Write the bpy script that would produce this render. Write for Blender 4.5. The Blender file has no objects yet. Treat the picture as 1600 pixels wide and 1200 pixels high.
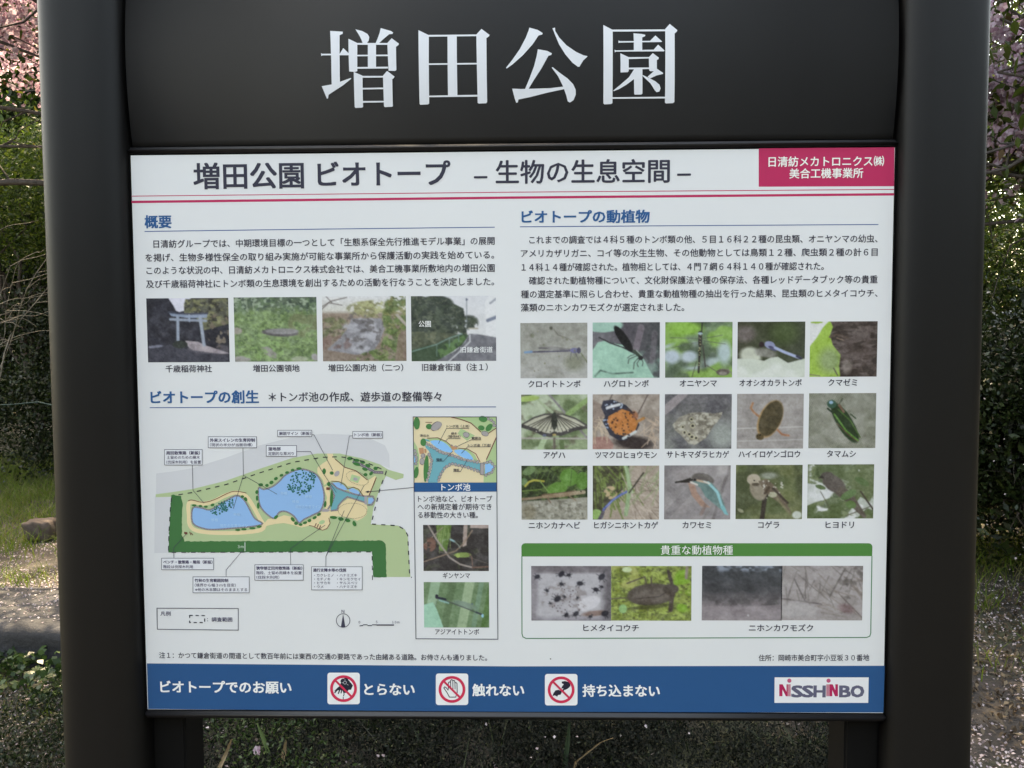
import bpy, bmesh, math, random
import numpy as np
from mathutils import Vector, Matrix, Euler
from mathutils.geometry import tessellate_polygon

random.seed(7)
RNG = np.random.default_rng(7)
SC = bpy.context.scene
COL = SC.collection
PI = math.pi

# ------------------------------------------------------------------ camera
PANEL_Z = 0.89                      # lower edge of the printed panel above the ground
PW, PH = 1.2, 0.9                   # printed panel, metres
CAM = np.array([0.0336, -1.3244, PANEL_Z + 0.6101])
YAW, PITCH, ROLL, FPX = 0.0229, -0.057, 0.0052, 1300.0


def _rot(yaw, pitch, roll):
    cy, sy = math.cos(yaw), math.sin(yaw)
    cp, sp = math.cos(pitch), math.sin(pitch)
    cr, sr = math.cos(roll), math.sin(roll)
    return (np.array([[cy, -sy, 0], [sy, cy, 0], [0, 0, 1]])
            @ np.array([[1, 0, 0], [0, cp, -sp], [0, sp, cp]])
            @ np.array([[cr, 0, sr], [0, 1, 0], [-sr, 0, cr]]))


CM = _rot(YAW, PITCH, ROLL)
cam_data = bpy.data.cameras.new('camera')
cam = bpy.data.objects.new('camera', cam_data)
COL.objects.link(cam)
cam_data.sensor_width = 36.0
cam_data.lens = FPX / 1600 * 36.0
cam_data.clip_start = 0.05
cam_data.clip_end = 1000
m4 = Matrix(((CM[0][0], CM[0][2], -CM[0][1], CAM[0]),
             (CM[1][0], CM[1][2], -CM[1][1], CAM[1]),
             (CM[2][0], CM[2][2], -CM[2][1], CAM[2]),
             (0, 0, 0, 1)))
cam.matrix_world = m4
SC.camera = cam

# ------------------------------------------------------------------ light
SUN_DIR = Vector((-0.30, 0.72, 1.0)).normalized()      # towards the sun: behind the sign, a little left
world = bpy.data.worlds.new('World')
SC.world = world
world.use_nodes = True
nt = world.node_tree
sky = nt.nodes.new('ShaderNodeTexSky')
sky.sky_type = 'NISHITA'
sky.sun_disc = False
sky.sun_elevation = math.asin(SUN_DIR.z)
sky.sun_rotation = math.atan2(SUN_DIR.x, SUN_DIR.y) % (2 * PI)
sky.air_density = 1.0
sky.dust_density = 2.5
sky.ozone_density = 0.8
bg = nt.nodes['Background']
bg.inputs['Strength'].default_value = 0.15
nt.links.new(sky.outputs[0], bg.inputs['Color'])
sd = bpy.data.lights.new('sun', 'SUN')
sd.energy = 2.0
sd.angle = math.radians(0.5)
sd.color = (1.0, 0.98, 0.95)
sun = bpy.data.objects.new('sun', sd)
COL.objects.link(sun)
sun.rotation_euler = SUN_DIR.to_track_quat('Z', 'Y').to_euler()
vs = SC.view_settings
vs.view_transform = 'Standard'
vs.look = 'None'
vs.gamma = 1
vs.use_curve_mapping = False
vs.exposure = 3.24
vs.use_white_balance = True          # the camera's white balance for open shade
vs.white_balance_temperature = 11000
vs.white_balance_tint = 8
SC.render.engine = 'CYCLES'
SC.cycles.max_bounces = 6
SC.cycles.diffuse_bounces = 3
SC.cycles.glossy_bounces = 3
SC.cycles.transmission_bounces = 4
SC.cycles.transparent_max_bounces = 4


# ------------------------------------------------------------------ helpers
def lin(c):
    c = np.asarray(c, float) / 255.0
    return np.where(c <= 0.04045, c / 12.92, ((c + 0.055) / 1.055) ** 2.4)


def ray(u, v):
    return CM @ np.array([(u - 800) / FPX, 1.0, -(v - 600) / FPX])


def P(u, v, y=0.0):
    """photo pixel -> (x, z) on the upright plane y (the drawing was digitised from the photograph)"""
    d = ray(u, v)
    t = (y - CAM[1]) / d[1]
    q = CAM + d * t
    return q[0], q[2]


def W(u, v, dist):
    d = ray(u, v)
    return CAM + d * (dist / d[1])


def link(o, parent=None):
    COL.objects.link(o)
    if parent is not None:
        o.parent = parent
    return o


def empty(name, loc=(0, 0, 0)):
    o = bpy.data.objects.new(name, None)
    o.location = loc
    o.empty_display_size = 0.1
    COL.objects.link(o)
    return o


def tag(o, label=None, cat=None, group=None, kind=None):
    if label: o['label'] = label
    if cat: o['category'] = cat
    if group: o['group'] = group
    if kind: o['kind'] = kind
    return o


def mesh_obj(name, verts, faces, mat=None, parent=None, smooth=False):
    me = bpy.data.meshes.new(name)
    me.from_pydata([tuple(map(float, v)) for v in verts], [], faces)
    me.update()
    if smooth:
        me.polygons.foreach_set('use_smooth', [True] * len(me.polygons))
    if mat: me.materials.append(mat)
    return link(bpy.data.objects.new(name, me), parent)


def bm_obj(name, bm, mat=None, parent=None, smooth=False):
    me = bpy.data.meshes.new(name)
    bm.to_mesh(me)
    bm.free()
    if smooth:
        me.polygons.foreach_set('use_smooth', [True] * len(me.polygons))
    if mat: me.materials.append(mat)
    return link(bpy.data.objects.new(name, me), parent)


def quads_mesh(name, Q, mat=None):
    """Q: (N,4,3) array -> mesh of N quads, fast"""
    n = len(Q)
    me = bpy.data.meshes.new(name)
    me.vertices.add(4 * n)
    me.vertices.foreach_set('co', np.ascontiguousarray(Q, dtype=np.float32).ravel())
    me.loops.add(4 * n)
    me.loops.foreach_set('vertex_index', np.arange(4 * n, dtype=np.int32))
    me.polygons.add(n)
    me.polygons.foreach_set('loop_start', np.arange(0, 4 * n, 4, dtype=np.int32))
    me.update(calc_edges=True)
    if mat: me.materials.append(mat)
    return me


def box_bm(bm, x0, x1, y0, y1, z0, z1, bevel=0.0):
    r = bmesh.ops.create_cube(bm, size=1)
    for v in r['verts']:
        v.co = Vector(((x0 + x1) / 2 + v.co.x * (x1 - x0), (y0 + y1) / 2 + v.co.y * (y1 - y0), (z0 + z1) / 2 + v.co.z * (z1 - z0)))
    if bevel:
        es = list({e for v in r['verts'] for e in v.link_edges})
        bmesh.ops.bevel(bm, geom=es, offset=bevel, segments=3, affect='EDGES')


# ------------------------------------------------------------------ materials
def new_mat(name):
    m = bpy.data.materials.new(name)
    m.use_nodes = True
    n = m.node_tree.nodes
    return m, m.node_tree, n['Principled BSDF'], n['Material Output']


def noise_node(t, scale, detail=6, rough=0.6, coord='Object', vec_scale=None):
    tc = t.nodes.new('ShaderNodeTexCoord')
    n = t.nodes.new('ShaderNodeTexNoise')
    n.inputs['Scale'].default_value = scale
    n.inputs['Detail'].default_value = detail
    n.inputs['Roughness'].default_value = rough
    if vec_scale:
        mp = t.nodes.new('ShaderNodeMapping')
        mp.inputs['Scale'].default_value = vec_scale
        t.links.new(tc.outputs[coord], mp.inputs[0])
        t.links.new(mp.outputs[0], n.inputs['Vector'])
    else:
        t.links.new(tc.outputs[coord], n.inputs['Vector'])
    return n


def ramp(t, src, stops):
    r = t.nodes.new('ShaderNodeValToRGB')
    e = r.color_ramp.elements
    e[0].position, e[0].color = stops[0][0], (*stops[0][1], 1)
    e[1].position, e[1].color = stops[-1][0], (*stops[-1][1], 1)
    for p, c in stops[1:-1]:
        k = e.new(p)
        k.color = (*c, 1)
    t.links.new(src, r.inputs[0])
    return r


def bump(t, b, src, strength, dist=0.01):
    n = t.nodes.new('ShaderNodeBump')
    n.inputs['Strength'].default_value = strength
    n.inputs['Distance'].default_value = dist
    t.links.new(src, n.inputs['Height'])
    t.links.new(n.outputs[0], b.inputs['Normal'])


def painted_metal(name, c0, c1, rough, grain=0.04, spec=0.5):
    m, t, b, o = new_mat(name)
    b.inputs['Specular IOR Level'].default_value = spec
    n = noise_node(t, 7.0, 5, 0.6)
    r = ramp(t, n.outputs['Fac'], [(0.3, c0), (0.7, c1)])
    t.links.new(r.outputs[0], b.inputs['Base Color'])
    b.inputs['Roughness'].default_value = rough
    n2 = noise_node(t, 900.0, 2, 0.5)
    bump(t, b, n2.outputs['Fac'], grain, 0.001)
    return m


M_POST = painted_metal('dark_brown_grey_metal', (0.0050, 0.0045, 0.0043), (0.0064, 0.0056, 0.0053), 0.46, 0.05, 0.23)
M_BOARD = painted_metal('charcoal_board_metal', (0.0112, 0.0106, 0.0108), (0.0130, 0.0122, 0.0124), 0.62, 0.05, 0.33)
M_RAIL = painted_metal('dark_rail_metal', (0.012, 0.011, 0.0125), (0.015, 0.014, 0.0155), 0.35, 0.03)
M_BACK = painted_metal('black_backing_metal', (0.0016, 0.0016, 0.0018), (0.0025, 0.0024, 0.0026), 0.7, 0.03, 0.18)

K_LIT = 0.78     # how bright white print reads in the photograph
INKS = {}


def ink(c, gloss=0.38):
    c = tuple(int(k) for k in c)
    if c not in INKS:
        m, t, b, o = new_mat('ink_%d_%d_%d' % c)
        L = np.clip(lin(c) / K_LIT - 0.014, 0.004, 0.9)      # less what the varnish reflects
        n = noise_node(t, 6.0, 4, 0.6)
        r = ramp(t, n.outputs['Fac'], [(0.3, tuple(L * 0.975)), (0.7, tuple(L))])
        t.links.new(r.outputs[0], b.inputs['Base Color'])
        b.inputs['Roughness'].default_value = gloss
        b.inputs['Specular IOR Level'].default_value = 0.28
        INKS[c] = m
    return INKS[c]


m, t, b, o = new_mat('photo_print_ink')
a = t.nodes.new('ShaderNodeAttribute')
a.attribute_name = 'Col'
t.links.new(a.outputs['Color'], b.inputs['Base Color'])
b.inputs['Roughness'].default_value = 0.38
b.inputs['Specular IOR Level'].default_value = 0.28
M_PHOTO = m

m, t, b, o = new_mat('white_panel_print')
n = noise_node(t, 2.2, 3, 0.5)
r = ramp(t, n.outputs['Fac'], [(0.3, (0.745, 0.755, 0.765)), (0.7, (0.775, 0.785, 0.79))])
t.links.new(r.outputs[0], b.inputs['Base Color'])
b.inputs['Roughness'].default_value = 0.38
b.inputs['Specular IOR Level'].default_value = 0.28
M_PANEL = m


def leaf_mat(name, stops, trans=0.35, rough=0.45, tcol=None):
    m, t, b, o = new_mat(name)
    g = t.nodes.new('ShaderNodeNewGeometry')
    r = ramp(t, g.outputs['Random Per Island'], stops)
    t.links.new(r.outputs[0], b.inputs['Base Color'])
    b.inputs['Roughness'].default_value = rough
    b.inputs['Specular IOR Level'].default_value = 0.3
    if trans > 0:
        tr = t.nodes.new('ShaderNodeBsdfTranslucent')
        if tcol:
            mx = t.nodes.new('ShaderNodeMixRGB')
            mx.blend_type = 'MULTIPLY'
            mx.inputs[0].default_value = 1
            mx.inputs[2].default_value = (*tcol, 1)
            t.links.new(r.outputs[0], mx.inputs[1])
            t.links.new(mx.outputs[0], tr.inputs[0])
        else:
            t.links.new(r.outputs[0], tr.inputs[0])
        ms = t.nodes.new('ShaderNodeMixShader')
        ms.inputs[0].default_value = trans
        t.links.new(b.outputs[0], ms.inputs[1])
        t.links.new(tr.outputs[0], ms.inputs[2])
        t.links.new(ms.outputs[0], o.inputs['Surface'])
    return m


def bark_mat(name, c0, c1):
    m, t, b, o = new_mat(name)
    n = noise_node(t, 6.0, 8, 0.7, vec_scale=(3, 3, 0.8))
    r = ramp(t, n.outputs['Fac'], [(0.35, c0), (0.65, c1)])
    t.links.new(r.outputs[0], b.inputs['Base Color'])
    b.inputs['Roughness'].default_value = 0.85
    bump(t, b, n.outputs['Fac'], 0.8, 0.02)
    return m


M_BARK = bark_mat('cherry_bark', (0.035, 0.026, 0.022), (0.10, 0.08, 0.07))
M_PALE = bark_mat('pale_twig_bark', (0.13, 0.115, 0.095), (0.28, 0.25, 0.21))
M_EVER = leaf_mat('dark_evergreen_leaf', [(0, (0.007, 0.013, 0.005)), (0.6, (0.013, 0.024, 0.007)), (1, (0.036, 0.054, 0.015))], 0.2, 0.38)
M_GLOSS = leaf_mat('glossy_evergreen_leaf', [(0, (0.008, 0.016, 0.006)), (0.6, (0.016, 0.030, 0.009)), (0.97, (0.035, 0.055, 0.016)), (1, (0.12, 0.13, 0.10))], 0.15, 0.28)
M_LIME = leaf_mat('bright_spring_leaf', [(0, (0.026, 0.052, 0.009)), (0.6, (0.052, 0.092, 0.014)), (1, (0.115, 0.155, 0.028))], 0.42, 0.5)
M_BLOS = leaf_mat('pink_blossom_petal', [(0, (0.36, 0.20, 0.27)), (0.5, (0.50, 0.36, 0.43)), (1, (0.64, 0.54, 0.61))], 0.35, 0.6)
M_YOUNG = leaf_mat('young_cherry_leaf', [(0, (0.025, 0.045, 0.01)), (0.55, (0.05, 0.08, 0.015)), (0.85, (0.11, 0.105, 0.02)), (1, (0.10, 0.05, 0.022))], 0.4, 0.35)
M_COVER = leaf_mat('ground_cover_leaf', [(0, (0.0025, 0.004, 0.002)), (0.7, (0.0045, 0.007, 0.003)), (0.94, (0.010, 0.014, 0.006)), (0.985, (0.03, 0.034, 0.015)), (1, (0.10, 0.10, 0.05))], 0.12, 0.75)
M_GRASS = leaf_mat('grass_blade', [(0, (0.065, 0.12, 0.014)), (0.55, (0.135, 0.205, 0.026)), (0.8, (0.13, 0.14, 0.045)), (1, (0.22, 0.19, 0.10))], 0.4, 0.5)
M_IVY = leaf_mat('ivy_leaf', [(0, (0.015, 0.035, 0.010)), (0.7, (0.032, 0.065, 0.017)), (1, (0.06, 0.10, 0.03))], 0.25, 0.35)
M_PETAL = leaf_mat('fallen_petal', [(0, (0.25, 0.195, 0.21)), (0.5, (0.41, 0.34, 0.36)), (1, (0.60, 0.53, 0.55))], 0.2, 0.6)
M_LITTER = leaf_mat('dry_leaf', [(0, (0.05, 0.032, 0.02)), (0.6, (0.10, 0.07, 0.045)), (1, (0.20, 0.155, 0.105))], 0.2, 0.6)

# ground
m, t, b, o = new_mat('soil_with_moss_and_petals')
n1 = noise_node(t, 0.7, 8, 0.65)
n2 = noise_node(t, 14.0, 8, 0.7)
r1 = ramp(t, n2.outputs['Fac'], [(0.3, (0.022, 0.018, 0.016)), (0.55, (0.048, 0.039, 0.034)), (0.75, (0.10, 0.086, 0.078))])
r2 = ramp(t, n2.outputs['Fac'], [(0.3, (0.02, 0.028, 0.010)), (0.7, (0.05, 0.062, 0.022))])
mk = ramp(t, n1.outputs['Fac'], [(0.46, (0, 0, 0)), (0.58, (1, 1, 1))])
mx = t.nodes.new('ShaderNodeMixRGB')
t.links.new(mk.outputs[0], mx.inputs[0])
t.links.new(r1.outputs[0], mx.inputs[1])
t.links.new(r2.outputs[0], mx.inputs[2])
t.links.new(mx.outputs[0], b.inputs['Base Color'])
b.inputs['Roughness'].default_value = 0.95
bump(t, b, n2.outputs['Fac'], 0.9, 0.03)
M_SOIL = m
# unseen path added in front of the sign; its dark tone sets the bounce
m, t, b, o = new_mat('asphalt_bounce_path')
n2 = noise_node(t, 60.0, 8, 0.75)
r1 = ramp(t, n2.outputs['Fac'], [(0.3, (0.026, 0.027, 0.030)), (0.7, (0.052, 0.054, 0.058))])
t.links.new(r1.outputs[0], b.inputs['Base Color'])
b.inputs['Roughness'].default_value = 0.9
bump(t, b, n2.outputs['Fac'], 0.6, 0.01)
M_PATH = m
# stone
m, t, b, o = new_mat('grey_lichen_stone')
n1 = noise_node(t, 3.0, 10, 0.7)
n2 = noise_node(t, 30.0, 8, 0.75)
r1 = ramp(t, n1.outputs['Fac'], [(0.3, (0.014, 0.013, 0.014)), (0.5, (0.032, 0.031, 0.034)), (0.7, (0.062, 0.060, 0.065))])
mx = t.nodes.new('ShaderNodeMixRGB')
mx.blend_type = 'OVERLAY'
mx.inputs[0].default_value = 0.6
t.links.new(r1.outputs[0], mx.inputs[1])
t.links.new(n2.outputs['Fac'], mx.inputs[2])
t.links.new(mx.outputs[0], b.inputs['Base Color'])
b.inputs['Roughness'].default_value = 0.9
bump(t, b, n2.outputs['Fac'], 0.8, 0.02)
M_STONE = m
m, t, b, o = new_mat('brown_field_stone')
n1 = noise_node(t, 12.0, 10, 0.7)
r1 = ramp(t, n1.outputs['Fac'], [(0.3, (0.05, 0.034, 0.028)), (0.7, (0.13, 0.095, 0.08))])
t.links.new(r1.outputs[0], b.inputs['Base Color'])
b.inputs['Roughness'].default_value = 0.9
bump(t, b, n1.outputs['Fac'], 0.8, 0.02)
M_BSTONE = m

# ================================================================== SETTING
def hill(x, y):
    """gentle relief of the ground, flat round the sign"""
    d = np.clip((y - 6.5) / 10.0, 0, 1)
    far = np.clip((np.hypot(x, y) - 22) / 30, 0, 1)
    return 0.03 * np.sin(x * 1.3 + 0.7) * np.sin(y * 1.1) * np.clip((y - 1.5) / 3, 0, 1) * (1 - far) + 0.5 * d * d * (3 - 2 * d)


def ground_z(x, y):
    return float(hill(np.array(float(x)), np.array(float(y))))


g = np.concatenate([np.linspace(-260, -26, 14), np.linspace(-24, 24, 97), np.linspace(26, 260, 14)])
X, Y = np.meshgrid(g, g)
Z = hill(X, Y)
nv = len(g)
verts = np.stack([X.ravel(), Y.ravel(), Z.ravel()], 1)
faces = [(j * nv + i, j * nv + i + 1, (j + 1) * nv + i + 1, (j + 1) * nv + i) for j in range(nv - 1) for i in range(nv - 1)]
gr = mesh_obj('ground', verts, faces, M_SOIL, smooth=True)
tag(gr, kind='structure')
pa = mesh_obj('path', [(-30, -9, 0.006), (30, -9, 0.006), (30, -0.35, 0.006), (-30, -0.35, 0.006)], [(0, 1, 2, 3)], M_PATH)  # out of view, added for the light it bounces onto panel and posts
tag(pa, kind='structure')

# ================================================================== THE SIGN
sign = empty('information_sign', (0, 0, 0))
tag(sign, 'park information sign with dark round posts, charcoal title board and white printed panel', 'information sign')


def post_mesh(r=0.0685, h=2.32, seg=96):
    prof = [(r * 1.0, 0.0), (r, h - 0.03)] + [(r * math.cos(a), h - 0.03 + 0.03 * math.sin(a)) for a in np.linspace(0.2, PI / 2 - 0.02, 6)]
    vs, fs = [], []
    for (pr, z) in prof:
        for k in range(seg):
            a = 2 * PI * k / seg
            ca, sa = math.cos(a), math.sin(a)
            q = (abs(ca) ** 2.9 + abs(sa) ** 2.9) ** (-1 / 2.9)
            vs.append((pr * ca * q, pr * sa * q * 0.7, z))
    for j in range(len(prof) - 1):
        for k in range(seg):
            k2 = (k + 1) % seg
            fs.append((j * seg + k, j * seg + k2, (j + 1) * seg + k2, (j + 1) * seg + k))
    fs.append(tuple(range((len(prof) - 1) * seg, len(prof) * seg)))
    return vs, fs


pv, pf = post_mesh()
for i, sx in enumerate((-1, 1)):
    p = mesh_obj('post', pv, pf, M_POST, sign, smooth=True)
    p.location = (sx * 0.6725, 0.018, 0)

for sx in (-1, 1):
    bm = bmesh.new()
    a, b_ = (0.548, 0.604)
    x0, x1 = (-b_, -a) if sx < 0 else (a, b_)
    box_bm(bm, x0, x1, 0.022, 0.10, 0.0, PANEL_Z - 0.012, 0.004)
    bm_obj('inner_column', bm, M_BACK, sign)

# board bulging forward about a level axis
BZC = P(800, 85)[1]
BZB = P(800, 222)[1]
BHALF = BZC - BZB
BR, BY0 = 0.62, -0.010


def board_y(z):
    return BY0 + (z - BZC) ** 2 / (2 * BR)


vs, fs = [], []
NZ = 28
BW = 0.5985
for j in range(NZ + 1):
    z = BZB + 2 * BHALF * j / NZ
    vs += [(-BW, board_y(z), z), (BW, board_y(z), z), (BW, board_y(z) + 0.003, z), (-BW, board_y(z) + 0.003, z)]
for j in range(NZ):
    a, c = 4 * j, 4 * (j + 1)
    fs += [(a, a + 1, c + 1, c), (a + 1, a + 2, c + 2, c + 1), (a + 2, a + 3, c + 3, c + 2), (a + 3, a, c, c + 3)]
fs += [(3, 2, 1, 0), tuple(4 * NZ + k for k in range(4))]
board = mesh_obj('title_board', vs, fs, M_BOARD, sign, smooth=False)
for p_ in board.data.polygons:
    p_.use_smooth = abs(p_.normal.y) > 0.5

bm = bmesh.new()
box_bm(bm, -0.6065, 0.6065, 0.030, 0.055, BZB - 0.002, BZC + BHALF + 0.004)
bm_obj('board_backing', bm, M_BACK, sign)
bm = bmesh.new()
box_bm(bm, -0.6065, 0.6065, 0.004, 0.030, PANEL_Z - 0.004, PANEL_Z + PH + 0.004)
bm_obj('panel_backing', bm, M_BACK, sign)
for (z0, z1, y0) in ((PANEL_Z + PH + 0.0035, BZB - 0.0025, -0.004), (PANEL_Z - 0.0135, PANEL_Z - 0.0025, -0.005), (BZC + BHALF + 0.003, BZC + BHALF + 0.016, -0.004)):
    bm = bmesh.new()
    box_bm(bm, -0.604, 0.604, y0, 0.0285, z0, z1, 0.0035)
    bm_obj('cross_rail', bm, M_RAIL, sign, smooth=True)

# the printed panel itself, a 3 mm sheet whose face is the plane y = 0
bm = bmesh.new()
box_bm(bm, -PW / 2, PW / 2, 0.0, 0.003, PANEL_Z, PANEL_Z + PH)
panel = bm_obj('printed_panel', bm, M_PANEL, sign)

# ------------------------------------------------------------------ title characters on the board
A_ = lambda pts: [(480 + x / 5.3333, 20 + y / 5.3333) for x, y in pts]
B_ = lambda pts: [(780 + x / 5.3333, 20 + y / 5.3333) for x, y in pts]
GLYPHS = [
    (A_, [
        [(193, 153), (298, 160), (298, 178), (272, 190), (274, 578), (275, 600), (205, 600), (203, 400), (198, 250)],
        [(118, 340), (128, 346), (275, 345), (303, 298), (352, 345), (352, 358), (130, 359), (122, 365)],
        [(122, 613), (205, 598), (280, 575), (365, 545), (368, 552), (300, 605), (178, 682), (172, 712), (163, 714), (145, 670)],
        [(403, 140), (460, 155), (505, 180), (519, 205), (515, 235), (500, 258), (465, 258), (455, 230), (435, 190)],
        [(614, 130), (700, 155), (718, 168), (712, 180), (685, 182), (640, 220), (600, 258), (572, 258), (590, 215), (605, 170)],
        [(346, 220), (420, 256), (420, 490), (400, 496), (352, 492), (348, 350)],
        [(415, 256), (675, 256), (675, 271), (415, 271)],
        [(670, 256), (706, 216), (768, 263), (760, 275), (742, 288), (745, 480), (735, 488), (680, 486), (676, 400)],
        [(508, 258), (576, 258), (576, 468), (508, 468)],
        [(420, 355), (676, 353), (676, 366), (420, 367)],
        [(420, 456), (676, 453), (676, 468), (420, 470)],
        [(390, 496), (463, 527), (463, 780), (455, 787), (400, 789), (393, 780)],
        [(460, 529), (636, 529), (636, 542), (460, 544)],
        [(633, 527), (668, 488), (730, 535), (722, 548), (710, 556), (712, 775), (703, 780), (645, 783), (638, 775)],
        [(463, 627), (638, 624), (638, 637), (463, 640)],
        [(463, 733), (640, 732), (640, 744), (463, 747)]]),
    (A_, [
        [(928, 147), (1015, 190), (1015, 752), (1005, 760), (940, 763), (935, 755)],
        [(1010, 188), (1415, 184), (1415, 198), (1010, 203)],
        [(1410, 184), (1453, 137), (1520, 188), (1515, 200), (1494, 215), (1499, 742), (1490, 750), (1430, 753), (1420, 747)],
        [(1170, 195), (1247, 195), (1251, 690), (1173, 690)],
        [(1013, 426), (1418, 421), (1418, 434), (1013, 438)],
        [(1013, 689), (1420, 682), (1420, 697), (1013, 702)]]),
    (B_, [
        [(252, 126), (320, 145), (362, 172), (358, 185), (328, 192), (280, 265), (200, 355), (110, 435), (62, 468), (58, 460), (110, 395), (170, 310), (220, 215), (245, 150)],
        [(443, 132), (465, 126), (467, 155), (500, 210), (560, 275), (640, 330), (700, 358), (737, 366), (725, 378), (700, 400), (668, 453), (655, 453), (610, 420), (550, 350), (500, 270), (470, 200), (455, 160)],
        [(322, 308), (400, 322), (438, 342), (434, 356), (410, 362), (350, 470), (290, 560), (243, 636), (213, 640), (250, 555), (290, 450), (312, 365)],
        [(108, 632), (180, 635), (300, 632), (430, 628), (535, 615), (545, 635), (400, 665), (260, 700), (160, 720), (155, 743), (142, 747), (130, 715)],
        [(437, 460), (445, 456), (500, 500), (570, 550), (615, 595), (637, 640), (638, 680), (620, 725), (590, 744), (572, 735), (560, 690), (535, 620), (490, 530)]]),
    (B_, [
        [(867, 104), (945, 145), (945, 748), (935, 756), (878, 759), (869, 750)],
        [(940, 143), (1385, 142), (1385, 157), (940, 160)],
        [(1382, 138), (1420, 95), (1483, 148), (1478, 160), (1460, 176), (1462, 740), (1450, 749), (1392, 751), (1383, 745)],
        [(943, 702), (1385, 697), (1385, 711), (943, 714)],
        [(1118, 175), (1185, 180), (1217, 188), (1212, 200), (1190, 210), (1190, 320), (1120, 320), (1120, 240)],
        [(993, 235), (1003, 241), (1255, 238), (1300, 193), (1355, 243), (1350, 248), (1003, 253), (993, 258)],
        [(960, 312), (972, 318), (1285, 312), (1322, 270), (1377, 320), (1370, 326), (972, 328), (962, 335)],
        [(1008, 342), (1078, 374), (1078, 488), (1070, 498), (1010, 500), (1010, 420)],
        [(1075, 374), (1248, 373), (1248, 385), (1075, 390)],
        [(1245, 374), (1278, 341), (1328, 378), (1324, 392), (1312, 398), (1312, 480), (1300, 490), (1255, 490), (1248, 480)],
        [(1078, 461), (1250, 459), (1250, 472), (1078, 475)],
        [(1120, 465), (1192, 465), (1194, 672), (1185, 680), (1130, 681), (1125, 672)],
        [(1120, 478), (1130, 520), (1128, 550), (1060, 600), (1000, 635), (955, 653), (950, 648), (1010, 600), (1080, 540)],
        [(1192, 520), (1240, 542), (1300, 572), (1335, 600), (1345, 630), (1335, 655), (1312, 661), (1298, 648), (1260, 590), (1195, 530)],
        [(1310, 468), (1365, 505), (1362, 513), (1310, 525), (1255, 550), (1235, 535), (1285, 492)]]),
]
for gi, (mp, strokes) in enumerate(GLYPHS):
    bm = bmesh.new()
    for si, s in enumerate(strokes):
        pts = [P(u, v, BY0 + 0.002) for u, v in mp(s)]
        v3 = [Vector((x, z, 0)) for x, z in pts]
        tris = tessellate_polygon([v3])
        b2 = bmesh.new()
        bv = [b2.verts.new((x, 0, z)) for x, z in pts]
        for tr in tris:
            try:
                b2.faces.new([bv[k] for k in tr])
            except ValueError:
                pass
        z = BZB
        while z < BZC + BHALF:
            bmesh.ops.bisect_plane(b2, geom=b2.verts[:] + b2.edges[:] + b2.faces[:], plane_co=(0, 0, z), plane_no=(0, 0, 1))
            z += 0.012
        for v in b2.verts:
            v.co.y = board_y(v.co.z) - 0.0004 - 0.00003 * si
        bmesh.ops.recalc_face_normals(b2, faces=b2.faces)
        for f in b2.faces:
            if f.normal.y > 0:
                f.normal_flip()
        tmp = bpy.data.meshes.new('tmp')
        b2.to_mesh(tmp)
        b2.free()
        bm.from_mesh(tmp)
        bpy.data.meshes.remove(tmp)
    ch = bm_obj('title_character', bm, None, board)
    ch.data.materials.append(ink((205, 208, 213)))

# ------------------------------------------------------------------ print helpers (panel plane)
LAY = 0.00005


def yl(k):
    return -LAY * (k + 1)


def tri_poly(pts2):
    v3 = [Vector((x, z, 0)) for x, z in pts2]
    return [tuple(tr) for tr in tessellate_polygon([v3])]


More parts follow.
